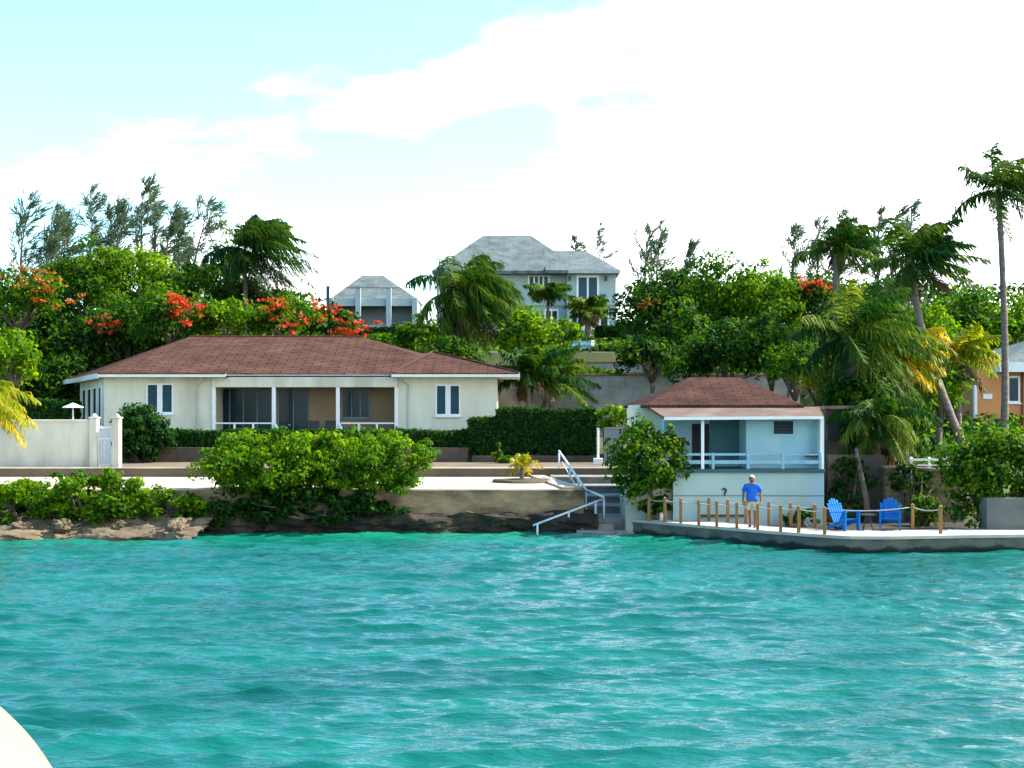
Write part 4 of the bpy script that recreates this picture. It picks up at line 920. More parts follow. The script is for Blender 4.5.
vs = [(p[0], p[1], DZ) for p in fr]+[(p[0], p[1], DZ) for p in bk_]+[(p[0], p[1], DZ-.10) for p in fr]+[(p[0], p[1], DZ-.10) for p in bk_]
m_ = len(fr); fs = []
for i in range(m_-1):
    fs += [(i,i+1,m_+i+1,m_+i),(2*m_+i,3*m_+i,3*m_+i+1,2*m_+i+1),(i,2*m_+i,2*m_+i+1,i+1),(m_+i,m_+i+1,3*m_+i+1,3*m_+i)]
fs += [(0,m_,3*m_,2*m_),(m_-1,3*m_-1,4*m_-1,2*m_-1)]
V_.add(vs, fs); V_.build('dock_top', DOCKT, dock, bevel=0.01)
rows = [(0.05,DZ-.102),(0.04,DZ-.2),(0.05,.2),(0.03,.1),(0.10,0.03),(0.14,-.08),(0.16,-.9)]
vs = []; nr = len(rows)
for i, p in enumerate(fr):
    for d_, z in rows:
        q = Vector((p[0]*1.4, z*3, 2)); nn = noise.fractal(q, 1, 2, 3)*0.06
        vs.append((p[0], p[1]+d_+nn, z))
fs = [(i*nr+j, (i+1)*nr+j, (i+1)*nr+j+1, i*nr+j+1) for i in range(m_-1) for j in range(nr-1)]
o0 = len(vs)
for i, p in enumerate(bk_): vs += [(p[0], p[1]-.05, DZ-.102), (p[0], p[1]-.05, -.9)]
fs += [(o0+2*i, o0+2*i+1, o0+2*i+3, o0+2*i+2) for i in range(m_-1)]
MB().add(vs, fs).build('dock_face', SEAW, dock, smooth=True)
# a ledge of rubble behind the dock
o = rough_box('rubble_bank', 10.8, 20, 46.9, 52.1, -.6, 0.36, ROCKD, 0.12, 0.3, 17); tag(o, kind='structure')
o = rough_box('rubble_bank', 7.4, 10.75, 49.7, 50.98, -.6, 0.30, ROCKD, 0.10, 0.3, 19); tag(o, kind='structure')

ORD = ['first','second','third','fourth','fifth','sixth','seventh','eighth','ninth','tenth','eleventh','twelfth']
def make_post():
    t = thing('dock_post', (0,0,0), 'x', 'post', 'wooden rope posts on the dock')
    MB().box(-.047,.047,-.047,.047,0,.80).build('shaft', WOOD, t, bevel=0.008)
    MB().add([(-.052,-.052,.80),(.052,-.052,.80),(.052,.052,.80),(-.052,.052,.80),(0,0,.85)], [(3,2,1,0),(0,1,4),(1,2,4),(2,3,4),(3,0,4)]).build('cap', WOOD, t)
    return t
proto = make_post(); first = [True]
def put_post(x, y, label, s=1.0):
    if first[0]: o = proto; first[0] = False
    else:
        o = proto.copy(); COL.objects.link(o)
        for ch in list(proto.children):
            c = ch.copy(); COL.objects.link(c); c.parent = o
    X, Y = dk(x, y); o.location = (X, Y+.05, DZ); o.rotation_euler = (0, 0, random.Random(x).uniform(-.15,.15)); o.scale = (1, 1, s); o['label'] = label
    return Vector((X, Y+.05, DZ+.72*s))
fp = [(649,520.8),(665,522),(681,523.3),(699,525),(717,526.5),(737,528.2),(758,529.8),(781,531.6),(799,532.8),(825,534.6)]
bp_ = [(676,517.8),(691,519.3),(709,521.2),(728,522.6),(746,523.5),(769,525),(791,526.4),(815,528.3)]
tf = [put_post(x, y, f'{ORD[i]} wooden post from the left in the water-side row of the dock') for i, (x, y) in enumerate(fp)]
tb = [put_post(x, y, f'{ORD[i]} wooden post from the left in the landward row of the dock', 0.93) for i, (x, y) in enumerate(bp_)]
t9 = put_post(913, 529.8, 'wooden post just right of the two blue chairs', 0.98)
t10 = put_post(941, 533.8, 'last wooden post at the right, in front of the big sea grape', 1.03)
def rope(pts, label, r=0.019):
    L_ = []
    for a, b in zip(pts[:-1], pts[1:]):
        sag = 0.035*(b-a).length+0.02
        for j in range(8): s = j/8; p = a.lerp(b, s); p.z -= sag*4*s*(1-s); L_.append(p)
    L_.append(pts[-1])
    o = MB().tube(L_, r, 6).build('rope', ROPE, smooth=True); tag(o, label, 'rope', 'pale ropes strung between dock posts')
Wp = P(636, 509.5, 51.6); Wq = P(661, 509, 50.9)
rope([Wp]+[tf[0]]+tf[1:], 'pale rope strung along the water-side posts')
rope([Wq]+tb, 'pale rope strung along the landward posts')
rope([tb[-1], t9], 'pale rope running behind the two blue chairs')
rope([t9, t10], 'pale sagging rope between the two rightmost posts')
for p, lb in ((Wp, 'short white bollard at the left end of the dock'), (Wq, 'short white bollard between dock and boat house, second from left')):
    t = thing('white_bollard', (p.x, p.y, DZ-.05), lb, 'bollard', 'short white bollards by the landing')
    MB().tube([(p.x,p.y,DZ-.05),(p.x,p.y,p.z)], 0.075, 12).build('shaft', WHITE, t, smooth=True)
    MB().tube([(p.x,p.y,p.z),(p.x,p.y,p.z+.05),(p.x,p.y,p.z+.09)], [0.095,0.09,0.04], 12).build('cap', WHITE, t, smooth=True)

# adirondack chairs
def adirondack(label, loc, rz):
    t = thing('adirondack_chair', (0,0,0), label, 'chair', 'blue slatted chairs on the dock')
    # seat slats: curved, front (at -y) high, sloping to the back
    mb = MB()
    for k in range(6):
        y = -.30+k*.098; z = .40-k*.028; mb.add([(-.27,y,z),(.27,y,z),(.27,y+.085,z-.024),(-.27,y+.085,z-.024),(-.27,y,z-.025),(.27,y,z-.025),(.27,y+.085,z-.049),(-.27,y+.085,z-.049)], [(0,1,2,3),(7,6,5,4),(0,4,5,1),(1,5,6,2),(2,6,7,3),(3,7,4,0)])
    mb.build('seat', CHBL, t, bevel=0.006)
    mb = MB()
    for k in range(6):
        u = (k-2.5)/2.5; x = u*.235; top = 1.02-.16*u*u; w = .042+.0*abs(u)
        xt = x*1.22; a = (x, .24, .24); b = (xt, .24+.42*(top-.24), top)
        th = .012
        vs = []
        for (cx, cy, cz), ww in ((a, w*.85), (b, w*1.05)):
            for sx, sy in ((-1,-1),(1,-1),(1,1),(-1,1)): vs.append((cx+sx*ww, cy+sy*th, cz))
        mb.add(vs, [(3,2,1,0),(4,5,6,7),(0,1,5,4),(1,2,6,5),(2,3,7,6),(3,0,4,7)])
    mb.build('backrest', CHBL, t, bevel=0.006)
    MB().bar((-.30,.37,.50), (.30,.37,.50), 0.04, 0.08).bar((-.3,.47,.80), (.3,.47,.80), .03, .06).build('back_rail', CHBL, t)
    for s in (-1, 1):
        MB().add([(s*.27,-.40,.615),(s*.43,-.40,.615),(s*.38,.40,.56),(s*.27,.40,.56),(s*.27,-.40,.64),(s*.43,-.40,.64),(s*.38,.40,.585),(s*.27,.40,.585)], [(3,2,1,0),(4,5,6,7),(0,1,5,4),(1,2,6,5),(2,3,7,6),(3,0,4,7)]).build('armrest', CHBL, t, bevel=0.01)
        MB().box(min(s*.29,s*.34), max(s*.29,s*.34), -.34, -.22, 0, .614).build('leg', CHBL, t, bevel=0.006)
        MB().add([(s*.275,-.30,.28),(s*.275,-.30,.38),(s*.275,.55,.10),(s*.275,.55,0.0),(s*.285,-.30,.28),(s*.285,-.30,.38),(s*.285,.55,.10),(s*.285,.55,0.0)], [(0,1,2,3),(7,6,5,4),(0,4,5,1),(1,5,6,2),(2,6,7,3),(3,7,4,0)]).build('leg', CHBL, t)
    t.location = loc; t.rotation_euler = (0, 0, rz); return t
X, Y = dk(845, 530.3); adirondack('left blue slatted chair on the dock, turned to the right', (X, Y, DZ), R(34)).scale = (.95,.95,.95)
X, Y = dk(890, 530.0); adirondack('right blue slatted chair on the dock, nearly facing the water', (X, Y, DZ), R(-14)).scale = (.95,.95,.95)
X, Y = dk(868, 529.5); tb_ = thing('side_table', (X, Y, DZ), 'small dark table between the two blue chairs', 'table')
MB().tube([(X,Y,DZ+.44),(X,Y,DZ+.48)], .27, 20).build('table_top', GREYM, tb_)
for a in (0.6, 2.2, 3.7, 5.3): MB().tube([(X+.08*math.cos(a),Y+.08*math.sin(a),DZ+.44),(X+.2*math.cos(a),Y+.2*math.sin(a),DZ)], .02, 6).build('leg', GREYM, tb_)
MB().tube([(X+.0,Y,DZ+.2),(X,Y,DZ+.44)], .025, 6).build('stem', GREYM, tb_)

# ------------------------------------------------------------------ the man on the dock
def skin_mesh(name, verts, edges, radii, m, parent, root=0, sub=2):
    me = bpy.data.meshes.new(name); me.from_pydata(verts, edges, []); me.update()
    o = bpy.data.objects.new(name, me); COL.objects.link(o)
    o.modifiers.new('skin', 'SKIN')
    if not me.skin_vertices: 
        bm = bmesh.new(); bm.from_mesh(me); bm.verts.layers.skin.verify(); bm.to_mesh(me); bm.free()
    for i, r_ in enumerate(radii):
        sv = me.skin_vertices[0].data[i]; sv.radius = r_ if hasattr(r_, '__len__') else (r_, r_); sv.use_root = (i == root)
    s = o.modifiers.new('sub', 'SUBSURF'); s.levels = s.render_levels = sub
    me.materials.append(m); o.parent = parent
    dg = bpy.context.evaluated_depsgraph_get(); ev = o.evaluated_get(dg); nm = bpy.data.meshes.new_from_object(ev)
    o.modifiers.clear(); o.data = nm; nm.polygons.foreach_set('use_smooth', [True]*len(nm.polygons))
    if not nm.materials: nm.materials.append(m)
    return o
def man():
    X, Y = dk(752, 527.3)
    t = thing('person', (X, Y, DZ), 'man in a blue shirt and pale shorts walking on the dock', 'person')
    # skeleton, facing -y; z up; height 1.68
    V = [(0,0,.90),(0,.01,1.05),(0,.01,1.22),(0,.01,1.36),(0,0,1.44),(0,-.015,1.52),(0,-.03,1.60),           #0-6 spine, neck, head
         (.17,0,1.36),(.24,.03,1.12),(.255,-.03,.89),(.25,-.05,.82),                                          #7-10 left arm (viewer's right)
         (-.17,0,1.36),(-.245,.02,1.12),(-.26,-.02,.88),(-.255,-.03,.81),                                      #11-14
         (.09,0,.86),(.095,-.06,.49),(.085,.0,.10),(.085,-.01,.04),(.09,-.15,.03),                              #15-19 left leg, slightly ahead
         (-.085,0,.86),(-.075,.03,.48),(-.06,.12,.11),(-.06,.12,.05),(-.065,-.02,.03)]                        #20-24
    E = [(0,1),(1,2),(2,3),(3,4),(4,5),(5,6),(3,7),(7,8),(8,9),(9,10),(3,11),(11,12),(12,13),(13,14),(0,15),(15,16),(16,17),(17,18),(18,19),(0,20),(20,21),(21,22),(22,23),(23,24)]
    r = [(.15,.11),(.15,.115),(.155,.11),(.13,.09),(.05,.05),(.075,.085),(.075,.09),
         .055,.042,.028,.024,.055,.042,.028,.024,
         .085,.055,.036,.032,.028,.085,.055,.036,.032,.028]
    for s, w, j in ((1, 10, 0), (-1, 14, 0)):
        wx, wy, wz = V[w]
        for k, (fx, fy, ln) in enumerate([(0,-.032,.075),(0,-.011,.082),(0,.011,.078),(0,.030,.064)]):
            i = len(V); V += [(wx+fx, wy+fy, wz-.055), (wx+fx-s*.006, wy+fy-.004, wz-.055-ln*.55), (wx+fx-s*.02, wy+fy-.010, wz-.055-ln)]
            E += [(w, i), (i, i+1), (i+1, i+2)]; r += [.011, .0085, .0065]
        i = len(V); V += [(wx-s*.012, wy-.045, wz-.02), (wx-s*.02, wy-.062, wz-.055)]; E += [(w, i), (i, i+1)]; r += [.012, .009]
    body = skin_mesh('body', V, E, r, SKIN, t)
    # face features on the head
    hc = Vector((0,-.025,1.575))
    def ball(name, c, s, m, par):
        bm = bmesh.new(); bmesh.ops.create_icosphere(bm, subdivisions=3, radius=1)
        for v in bm.verts: v.co = Vector((v.co.x*s[0], v.co.y*s[1], v.co.z*s[2]))+Vector(c)
        me = bpy.data.meshes.new(name); bm.to_mesh(me); bm.free(); me.materials.append(m); me.polygons.foreach_set('use_smooth', [True]*len(me.polygons))
        o = bpy.data.objects.new(name, me); COL.objects.link(o); o.parent = par; return o
    ball('head', hc, (.078,.098,.115), SKIN, t)
    ball('nose', hc+Vector((0,-.100,-.01)), (.014,.022,.024), SKIN, t)
    for s in (-1, 1):
        ball('eye', hc+Vector((s*.030,-.084,.022)), (.013,.010,.009), SHOE, t)
        ball('ear', hc+Vector((s*.079,.005,0)), (.012,.022,.032), SKIN, t)
    ball('mouth', hc+Vector((0,-.092,-.052)), (.024,.008,.006), SHOE, t)
    # hair: cap of the skull, behind and above
    bm = bmesh.new(); bmesh.ops.create_icosphere(bm, subdivisions=4, radius=1)
    kill = [v for v in bm.verts if v.co.z < -.1-0.55*v.co.y*-1*-1 and v.co.y < 0.2 or (v.co.y < -.35 and v.co.z < .45) or v.co.z < -.45]
    bmesh.ops.delete(bm, geom=kill, context='VERTS')
    for v in bm.verts:
        v.co = Vector((v.co.x*.088, v.co.y*.108, v.co.z*.124))*(1+.05*noise.noise(v.co*6))+hc+Vector((0,.004,.004))
    me = bpy.data.meshes.new('hair'); bm.to_mesh(me); bm.free(); me.materials.append(HAIR); o = bpy.data.objects.new('hair', me); COL.objects.link(o); o.parent = t
    # shirt with short sleeves
    V = [(0,0,.86),(0,.0,.92),(0,.01,1.06),(0,.01,1.22),(0,.01,1.345),(.175,0,1.355),(.225,.02,1.22),(.238,.02,1.13),(-.175,0,1.355),(-.228,.015,1.22),(-.242,.015,1.13),(0,0,1.415)]
    E = [(0,1),(1,2),(2,3),(3,4),(4,5),(5,6),(6,7),(4,8),(8,9),(9,10),(4,11)]
    r = [(.185,.135),(.185,.14),(.18,.14),(.18,.13),(.15,.105),(.075,.07),(.068,.068),(.07,.07),(.075,.07),(.068,.068),(.07,.07),(.062,.06)]
    sh = skin_mesh('shirt', V, E, r, SHIRT, t, 2, 3)
    for v in sh.data.vertices:
        n_ = noise.noise(Vector((v.co.x*14, v.co.y*9, v.co.z*7)))*0.014+noise.noise(v.co*26)*0.005; v.co += v.normal*n_
    V = [(0,0,.90),(0,0,.84),(.095,-.005,.80),(.10,-.04,.60),(.10,-.048,.54),(-.09,.005,.80),(-.088,.02,.60),(-.086,.024,.54)]
    E = [(0,1),(1,2),(2,3),(3,4),(1,5),(5,6),(6,7)]
    r = [(.165,.12),(.16,.12),(.105,.10),(.09,.085),(.09,.085),(.105,.10),(.09,.085),(.09,.085)]
    skin_mesh('shorts', V, E, r, SHORTS, t, 1)
    for x, y in ((.088,-.06),(-.062,.06)):
        ball('shoe', (x, y, .045), (.048,.13,.045), SHOE, t)
    t.rotation_euler = (0, 0, R(-14)); t.scale = (1.1, 1.08, 0.98)
man()

# ------------------------------------------------------------------ foreground greenery
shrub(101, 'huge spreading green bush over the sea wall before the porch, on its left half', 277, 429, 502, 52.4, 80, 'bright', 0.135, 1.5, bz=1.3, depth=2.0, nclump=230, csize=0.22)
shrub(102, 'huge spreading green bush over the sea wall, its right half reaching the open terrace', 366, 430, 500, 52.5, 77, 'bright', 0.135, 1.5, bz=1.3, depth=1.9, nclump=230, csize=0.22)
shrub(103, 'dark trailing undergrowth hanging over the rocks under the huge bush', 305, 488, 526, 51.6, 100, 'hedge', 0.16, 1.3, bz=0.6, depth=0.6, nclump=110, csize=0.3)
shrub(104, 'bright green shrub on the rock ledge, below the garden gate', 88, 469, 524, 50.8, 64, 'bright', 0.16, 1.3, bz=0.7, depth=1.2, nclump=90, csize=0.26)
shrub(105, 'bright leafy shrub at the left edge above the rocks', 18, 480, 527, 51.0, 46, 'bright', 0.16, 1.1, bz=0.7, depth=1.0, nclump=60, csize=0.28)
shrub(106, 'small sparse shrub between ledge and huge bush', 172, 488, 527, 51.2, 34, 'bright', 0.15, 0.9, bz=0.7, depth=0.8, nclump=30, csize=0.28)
shrub(113, 'dark low scrub added as deep shade behind the two brightest ledge shrubs', 90, 495, 530, 51.9, 100, 'deep', 0.16, 1.0, bz=0.7, depth=0.5)  # dark leaves put in to stand for the deep shade under the shrubs
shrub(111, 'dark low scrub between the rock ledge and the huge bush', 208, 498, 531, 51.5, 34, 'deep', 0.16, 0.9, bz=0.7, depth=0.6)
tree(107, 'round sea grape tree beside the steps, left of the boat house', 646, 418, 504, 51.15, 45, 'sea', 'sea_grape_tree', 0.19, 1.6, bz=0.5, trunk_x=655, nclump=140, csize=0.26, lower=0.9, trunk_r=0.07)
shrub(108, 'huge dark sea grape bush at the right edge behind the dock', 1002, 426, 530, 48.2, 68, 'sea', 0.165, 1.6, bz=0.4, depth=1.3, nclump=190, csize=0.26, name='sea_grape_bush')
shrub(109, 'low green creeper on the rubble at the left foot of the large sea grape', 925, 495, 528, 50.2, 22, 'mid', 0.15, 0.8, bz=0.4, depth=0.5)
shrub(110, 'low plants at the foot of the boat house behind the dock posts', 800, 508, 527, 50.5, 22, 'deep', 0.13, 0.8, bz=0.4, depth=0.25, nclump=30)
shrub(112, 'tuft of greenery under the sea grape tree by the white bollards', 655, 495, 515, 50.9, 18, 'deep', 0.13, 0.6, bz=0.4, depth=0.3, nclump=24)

# ------------------------------------------------------------------ woods, left
GL = 'trees of the left wood'
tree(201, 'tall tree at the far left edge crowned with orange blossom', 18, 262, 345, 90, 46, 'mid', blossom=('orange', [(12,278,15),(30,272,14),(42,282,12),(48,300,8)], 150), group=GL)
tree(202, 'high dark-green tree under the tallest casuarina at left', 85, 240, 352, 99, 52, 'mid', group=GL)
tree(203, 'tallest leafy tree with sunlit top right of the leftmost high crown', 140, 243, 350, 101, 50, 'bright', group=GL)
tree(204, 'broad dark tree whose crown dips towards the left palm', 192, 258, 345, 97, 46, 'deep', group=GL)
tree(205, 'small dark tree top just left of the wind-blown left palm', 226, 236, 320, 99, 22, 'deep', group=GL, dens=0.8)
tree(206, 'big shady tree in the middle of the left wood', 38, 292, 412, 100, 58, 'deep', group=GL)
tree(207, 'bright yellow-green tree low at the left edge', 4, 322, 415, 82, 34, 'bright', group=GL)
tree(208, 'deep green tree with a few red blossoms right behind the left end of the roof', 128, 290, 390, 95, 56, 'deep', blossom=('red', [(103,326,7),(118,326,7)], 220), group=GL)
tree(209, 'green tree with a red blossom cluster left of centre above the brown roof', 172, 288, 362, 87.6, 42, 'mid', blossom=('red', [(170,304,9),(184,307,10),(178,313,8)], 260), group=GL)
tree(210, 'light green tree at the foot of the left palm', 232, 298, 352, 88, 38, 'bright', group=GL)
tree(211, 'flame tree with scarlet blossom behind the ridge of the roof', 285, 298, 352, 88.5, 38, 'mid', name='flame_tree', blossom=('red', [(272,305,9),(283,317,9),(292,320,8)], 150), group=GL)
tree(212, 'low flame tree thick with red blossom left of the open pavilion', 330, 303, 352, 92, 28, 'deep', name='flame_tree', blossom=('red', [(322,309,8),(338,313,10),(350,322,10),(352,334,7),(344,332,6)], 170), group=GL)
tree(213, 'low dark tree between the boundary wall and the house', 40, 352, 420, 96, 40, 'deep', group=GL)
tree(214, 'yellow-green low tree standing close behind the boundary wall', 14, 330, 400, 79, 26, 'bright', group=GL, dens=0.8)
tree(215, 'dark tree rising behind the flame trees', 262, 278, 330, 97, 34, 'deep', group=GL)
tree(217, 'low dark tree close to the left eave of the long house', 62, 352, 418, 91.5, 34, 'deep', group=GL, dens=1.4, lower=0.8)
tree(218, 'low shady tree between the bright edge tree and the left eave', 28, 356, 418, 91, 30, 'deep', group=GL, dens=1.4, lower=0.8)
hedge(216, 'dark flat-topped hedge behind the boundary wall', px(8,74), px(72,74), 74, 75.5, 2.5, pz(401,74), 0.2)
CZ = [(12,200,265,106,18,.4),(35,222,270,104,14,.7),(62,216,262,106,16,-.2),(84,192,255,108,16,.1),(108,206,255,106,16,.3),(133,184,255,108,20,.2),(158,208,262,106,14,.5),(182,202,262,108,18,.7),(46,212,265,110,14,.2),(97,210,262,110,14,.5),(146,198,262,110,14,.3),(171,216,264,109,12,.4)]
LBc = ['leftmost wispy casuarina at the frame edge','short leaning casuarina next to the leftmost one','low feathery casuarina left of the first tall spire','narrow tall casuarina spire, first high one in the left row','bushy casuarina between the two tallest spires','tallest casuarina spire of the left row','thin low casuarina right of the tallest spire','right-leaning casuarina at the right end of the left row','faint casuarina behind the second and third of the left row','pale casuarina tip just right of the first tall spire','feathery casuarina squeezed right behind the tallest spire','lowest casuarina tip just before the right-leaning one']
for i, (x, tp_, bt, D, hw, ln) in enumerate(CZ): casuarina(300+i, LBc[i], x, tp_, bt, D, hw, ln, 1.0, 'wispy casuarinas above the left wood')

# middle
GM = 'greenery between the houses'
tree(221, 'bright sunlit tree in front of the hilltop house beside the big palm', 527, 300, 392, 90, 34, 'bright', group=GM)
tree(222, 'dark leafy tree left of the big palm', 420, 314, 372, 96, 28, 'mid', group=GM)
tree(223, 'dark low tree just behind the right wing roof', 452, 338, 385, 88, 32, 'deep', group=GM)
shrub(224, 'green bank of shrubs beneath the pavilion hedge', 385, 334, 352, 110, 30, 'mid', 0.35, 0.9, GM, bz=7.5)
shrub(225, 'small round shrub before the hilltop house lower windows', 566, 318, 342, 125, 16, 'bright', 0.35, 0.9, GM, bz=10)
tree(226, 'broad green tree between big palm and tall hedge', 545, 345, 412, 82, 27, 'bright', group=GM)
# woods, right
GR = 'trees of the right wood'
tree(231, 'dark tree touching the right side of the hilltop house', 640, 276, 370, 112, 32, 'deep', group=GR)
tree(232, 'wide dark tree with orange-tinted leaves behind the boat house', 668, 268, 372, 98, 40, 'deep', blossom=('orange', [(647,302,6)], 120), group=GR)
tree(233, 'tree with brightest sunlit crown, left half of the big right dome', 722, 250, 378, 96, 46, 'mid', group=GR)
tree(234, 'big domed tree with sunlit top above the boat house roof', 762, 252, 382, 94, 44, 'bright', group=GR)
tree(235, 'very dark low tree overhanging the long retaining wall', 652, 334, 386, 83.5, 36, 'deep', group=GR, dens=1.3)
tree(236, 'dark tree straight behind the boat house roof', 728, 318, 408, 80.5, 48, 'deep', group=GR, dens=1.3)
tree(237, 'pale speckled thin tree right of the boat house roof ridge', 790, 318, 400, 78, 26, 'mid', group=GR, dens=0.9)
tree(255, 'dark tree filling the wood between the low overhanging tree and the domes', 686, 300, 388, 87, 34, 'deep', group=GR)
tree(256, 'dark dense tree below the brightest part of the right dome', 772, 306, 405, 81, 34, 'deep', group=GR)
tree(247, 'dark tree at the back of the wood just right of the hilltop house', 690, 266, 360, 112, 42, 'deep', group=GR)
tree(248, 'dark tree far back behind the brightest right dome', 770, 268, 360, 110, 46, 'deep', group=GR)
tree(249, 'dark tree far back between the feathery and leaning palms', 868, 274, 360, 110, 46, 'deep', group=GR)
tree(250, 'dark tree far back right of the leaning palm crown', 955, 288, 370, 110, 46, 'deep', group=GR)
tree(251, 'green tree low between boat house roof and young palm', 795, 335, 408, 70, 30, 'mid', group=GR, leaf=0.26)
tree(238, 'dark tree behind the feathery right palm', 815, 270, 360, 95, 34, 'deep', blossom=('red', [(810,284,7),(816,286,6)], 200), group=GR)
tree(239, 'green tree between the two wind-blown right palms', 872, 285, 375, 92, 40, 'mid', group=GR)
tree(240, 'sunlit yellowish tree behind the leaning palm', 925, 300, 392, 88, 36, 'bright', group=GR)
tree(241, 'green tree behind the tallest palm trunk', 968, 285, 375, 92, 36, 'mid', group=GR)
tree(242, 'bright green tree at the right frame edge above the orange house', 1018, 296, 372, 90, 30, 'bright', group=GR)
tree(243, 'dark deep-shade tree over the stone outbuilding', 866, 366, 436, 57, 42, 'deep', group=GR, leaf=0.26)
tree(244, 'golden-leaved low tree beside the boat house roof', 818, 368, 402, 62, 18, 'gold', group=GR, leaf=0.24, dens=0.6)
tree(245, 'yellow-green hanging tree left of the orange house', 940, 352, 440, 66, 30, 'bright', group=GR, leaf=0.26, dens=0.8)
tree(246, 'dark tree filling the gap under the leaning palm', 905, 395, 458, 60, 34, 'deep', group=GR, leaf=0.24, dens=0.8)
CR = [(597,226,275,160,10,.0),(640,232,285,118,14,.2),(658,230,285,116,12,-.2),(684,243,280,112,8,.1),(785,228,290,104,14,.2),(806,224,285,106,16,.4),(826,216,280,104,14,.6),(874,212,280,104,12,.1),(888,210,285,104,14,.2),(903,206,280,102,10,.2),(572,240,262,160,7,0)]
LBr = ['small casuarina behind the right gable of the hilltop house','airy casuarina right of the hilltop house','second airy casuarina right of the hilltop house','short casuarina tip above the dark wood right of the house','bushy casuarina left of the feathery right palm','leaning casuarina just left of the feathery right palm','casuarina spire sweeping over the feathery right palm','thin casuarina left of the leaning palm crown','second thin casuarina touching the leaning palm crown','pale casuarina spire rising at the leaning palm crown','tiny casuarina tip over the hilltop roof end']
for i, (x, tp_, bt, D, hw, ln) in enumerate(CR): casuarina(330+i, LBr[i], x, tp_, bt, D, hw, ln, 0.8, 'wispy casuarinas above the right wood')

shrub(252, 'dark vines hanging over the front of the stone outbuilding', 872, 405, 462, 53.6, 30, 'hedge', 0.16, 0.8, bz=0.5, depth=0.5, nclump=60)
shrub(254, 'dark tangle of dead leaves and vines on the dark wall beside the boat house', 850, 452, 522, 52.1, 26, 'hedge', 0.15, 0.6, bz=0.4, depth=0.35, nclump=44)
shrub(253, 'dark creeper spilling over the grey stone wall behind the right blue chair', 912, 462, 500, 51.8, 26, 'deep', 0.15, 0.7, bz=0.4, depth=0.4, nclump=40)
dt = thing('dead_palm_trunk', (px(864,51.8), 51.8, 0.4), 'bare grey dead palm trunk leaning on the dark wall left of the blue chairs', 'tree trunk')
MB().tube([(px(868,51.8),51.75,0.3),(px(866,51.8),51.8,1.2),(px(860,51.9),51.95,2.2),(px(857,52),52.1,2.9)], [.12,.10,.09,.06], 10).build('trunk', BARK, dt, smooth=True)
# ------------------------------------------------------------------ palms
def gz(x, D): return (px(x, D), D, ground_z(px(x, D), D))
palm(401, 'wind-blown palm rising from the left wood above the brown roof', gz(246,94), P(245,250,94), 4.6, 40, (0.62,0,-.2), lw=0.12, leafl=1.4, up=1.6, dead=4, kind='palmd')
palm(402, 'big wind-swept palm in front of the hilltop house', gz(462,92), P(462,292,92), 5.0, 52, (0.62,0,-.55), lw=0.13, leafl=1.6, up=1.25, dead=8, lean_mid=(px(455,92),92,8))
palm(403, 'small dark palm against the hilltop house upper wall', gz(548,135), P(548,294,135), 2.6, 16, (0.1,0,0), lw=0.18, leafl=1.0, up=0.8, dead=0, r0=.15, nuts=False)
palm(404, 'short shaggy palm before the hilltop house lower windows', gz(588,132), P(588,308,132), 2.3, 18, (0,0,0), lw=0.18, leafl=1.0, up=0.9, dead=10, r0=.3, r1=.25, nuts=False)
palm(405, 'bushy young palm between the big palm and the retaining wall', gz(552,82), P(550,378,82), 3.0, 20, (0.1,0,0), lw=0.12, leafl=1.0, up=1.2, dead=0, nuts=False)
palm(406, 'low palm with arching fronds right behind the tall hedge', gz(530,80), P(528,372,80), 2.8, 18, (0.2,0,0), lw=0.12, leafl=1.0, up=1.1, dead=2, nuts=False)
palm(407, 'feathery right palm with crown bent over the wood', gz(838,78), P(835,248,78), 3.0, 22, (0.6,0,-.05), lw=0.11, leafl=1.05, up=1.2, dead=2, kind='palmd')
palm(408, 'leaning palm with slanting pale trunk right of the outbuilding', (px(972,60),60,2.0), P(912,262,62), 3.0, 26, (0.58,0,-.05), lw=0.10, leafl=1.0, up=1.45, dead=2, lean_mid=(px(912,61),61,7.5), r0=.17, r1=.12, kind='palmd')
palm(409, 'tallest palm with bare straight trunk at the right edge', (px(1003,64),64,2.0), P(998,190,64), 3.3, 22, (0.5,0,-.15), lw=0.09, leafl=0.95, up=1.2, dead=1, lean_mid=(px(1009,64),64,6.5), r0=.17, r1=.11, kind='palmd')
palm(410, 'thick young palm with long drooping fronds over the outbuilding', (px(852,58),58,2.0), P(848,338,58), 3.8, 34, (0.40,0,-.35), lw=0.10, leafl=1.0, up=1.4, dead=4, r0=.3, r1=.22, nuts=False, kind='palm')
palm(411, 'golden palm with yellow fronds behind the leaning trunk', (px(905,63),63,2.0), P(898,358,61), 2.5, 24, (0.3,0,-.3), 'palmy', lw=0.10, leafl=0.8, up=1.2, dead=0, nuts=True)
palm(412, 'yellow-green palm right of the leaning trunk near the orange house', (px(960,67),67,2.0), P(955,352,67), 2.6, 18, (0.15,0,-.1), 'palmy', lw=0.11, leafl=0.9, up=1.0, dead=1, nuts=False)
palm(413, 'young palm with golden sunlit fronds at the left frame edge', (px(-28,53),53,1.4), P(-26,398,53), 2.6, 30, (0.10,0,-.35), 'palmy', lw=0.07, leafl=0.7, up=1.0, dead=0, nuts=False)

palm(414, 'low shaggy palm with hanging fronds in front of the stone outbuilding', (px(878,53.2),53.2,0.6), P(876,420,53.2), 2.2, 26, (0.15,0,-.45), kind='palm', lw=0.08, leafl=0.75, up=1.2, dead=6, nuts=False, r0=.2, r1=.15)
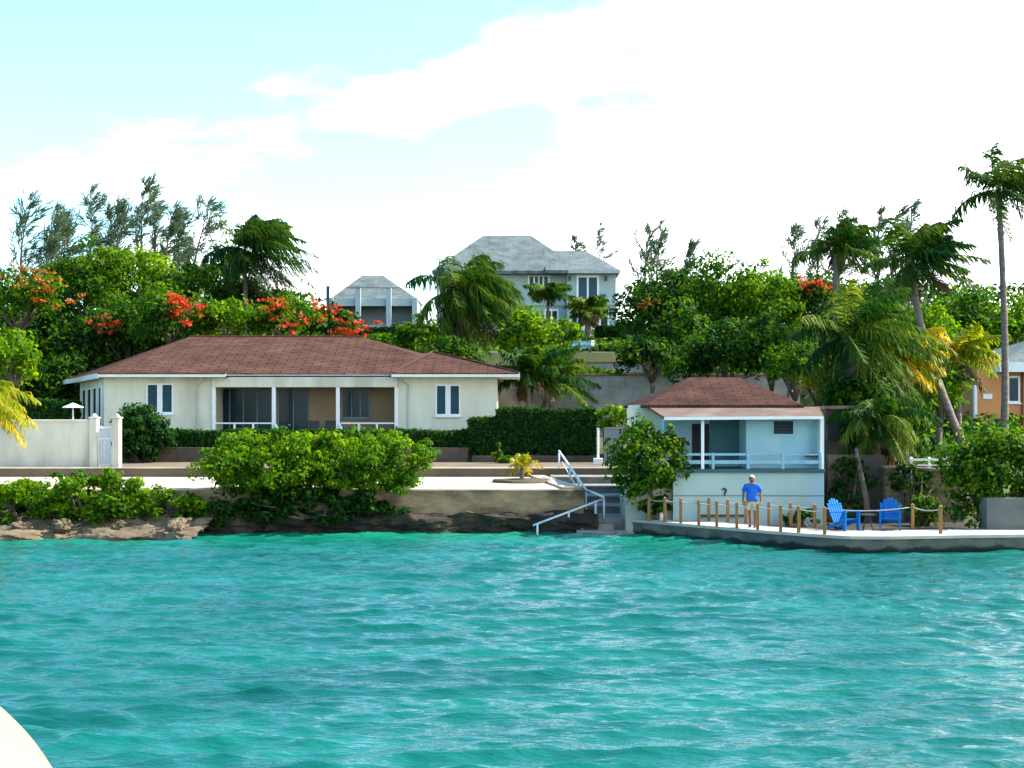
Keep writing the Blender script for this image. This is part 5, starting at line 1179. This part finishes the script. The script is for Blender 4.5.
# undergrowth filling the wooded slope
def undergrowth(label, x0, x1, y0, y1, n, seed, kind, hh=1.4):
    rng = np.random.default_rng(seed); X = rng.uniform(x0, x1, n); Y = rng.uniform(y0, y1, n)
    Z = np.array([ground_z(a, b) for a, b in zip(X, Y)])+rng.random(n)**1.5*hh
    Pn = np.stack([X, Y, Z], 1); V, Q = leaf_quads(rng, Pn, unit(rng.normal(size=(n, 3))+np.array([0,-.3,.8])), 0.42, 0.2, 0.6)
    o = np_mesh('undergrowth', V, Q, LF[kind], None, rng.random(n)); tag(o, label, 'undergrowth', kind='stuff')
undergrowth('dark undergrowth on the slope beneath the left wood', -48, -14, 93, 112, 24000, 1, 'deep', 3.2)
undergrowth('low green undergrowth on the slope below the open pavilion', -14, -4, 93, 112, 6000, 4, 'deep', 0.7)
undergrowth('tall dark thicket along the crest of the left wood', -48, -15, 108, 119, 16000, 5, 'deep', 4.5)
undergrowth('tall dark thicket along the crest of the right wood', 10.5, 52, 108, 119, 20000, 6, 'deep', 5.0)
undergrowth('dark undergrowth on the slope beneath the right wood', 9, 48, 60, 112, 30000, 2, 'deep')
undergrowth('sunny scrub on the hilltop by the upper house', -22, 26, 112, 140, 12000, 3, 'mid', 0.3)

# ------------------------------------------------------------------ the photographer's boat
def boat():
    t = thing('boat', (-2.2, 2, 0), 'cream boat bow in the lower left corner', 'boat')
    star = [(-4.15,10.1),(-3.95,9.95),(-3.55,9.45),(-2.95,8.5),(-2.42,7.55),(-2.02,6.7),(-1.55,5.6),(-1.1,4.2),(-0.7,2.4),(-0.45,0.4),(-0.4,-2),(-0.5,-5)]
    for _ in range(3):
        q = [star[0]]
        for a_, b_ in zip(star[:-1], star[1:]): q += [(a_[0]*.75+b_[0]*.25, a_[1]*.75+b_[1]*.25), (a_[0]*.25+b_[0]*.75, a_[1]*.25+b_[1]*.75)]
        star = q+[star[-1]]
    axis0 = Vector((-4.35,10.15)); ax = Vector((0.28,-1)).normalized(); nrm = Vector((ax.y, -ax.x))
    port = []
    for p in star:
        v = Vector(p)-axis0; s = v.dot(ax); d = v.dot(nrm); q = axis0+ax*s-nrm*d; port.append((q.x, q.y))
    ring = star+port[::-1]; n = len(ring); cx = sum(p[0] for p in ring)/n; cy = sum(p[1] for p in ring)/n
    zd = 2.6
    vs = []
    def add(scale, z, dy=0): 
        for p in ring: vs.append((cx+(p[0]-cx)*scale, cy+(p[1]-cy)*scale+dy, z))
    levels = [(0.80,-.6),(0.88,0.2),(0.95,1.3),(0.995,2.35),(1.0,2.5)]
    for s_, z in levels: add(s_, z)
    fs = [(j*n+i, j*n+(i+1)%n, (j+1)*n+(i+1)%n, (j+1)*n+i) for j in range(len(levels)-1) for i in range(n)]+[tuple(range(n))]
    MB().add(vs, fs).build('hull', GEL, t, smooth=True)
    vs = []; levels = [(1.0,2.5),(0.997,2.57),(0.985,2.60),(0.9,2.66),(0.6,2.74),(0.2,2.78)]
    for s_, z in levels: add(s_, z)
    fs = [(j*n+i, j*n+(i+1)%n, (j+1)*n+(i+1)%n, (j+1)*n+i) for j in range(len(levels)-1) for i in range(n)]+[tuple(range((len(levels)-1)*n, len(levels)*n))]
    MB().add(vs, fs).build('deck', GEL, t, smooth=True)
    pts = [Vector((cx+(p[0]-cx)*1.004, cy+(p[1]-cy)*1.004, 2.5)) for p in ring]
    MB().tube(pts+[pts[0]], 0.03, 8).build('rub_rail', RUB, t, smooth=True)
boat()
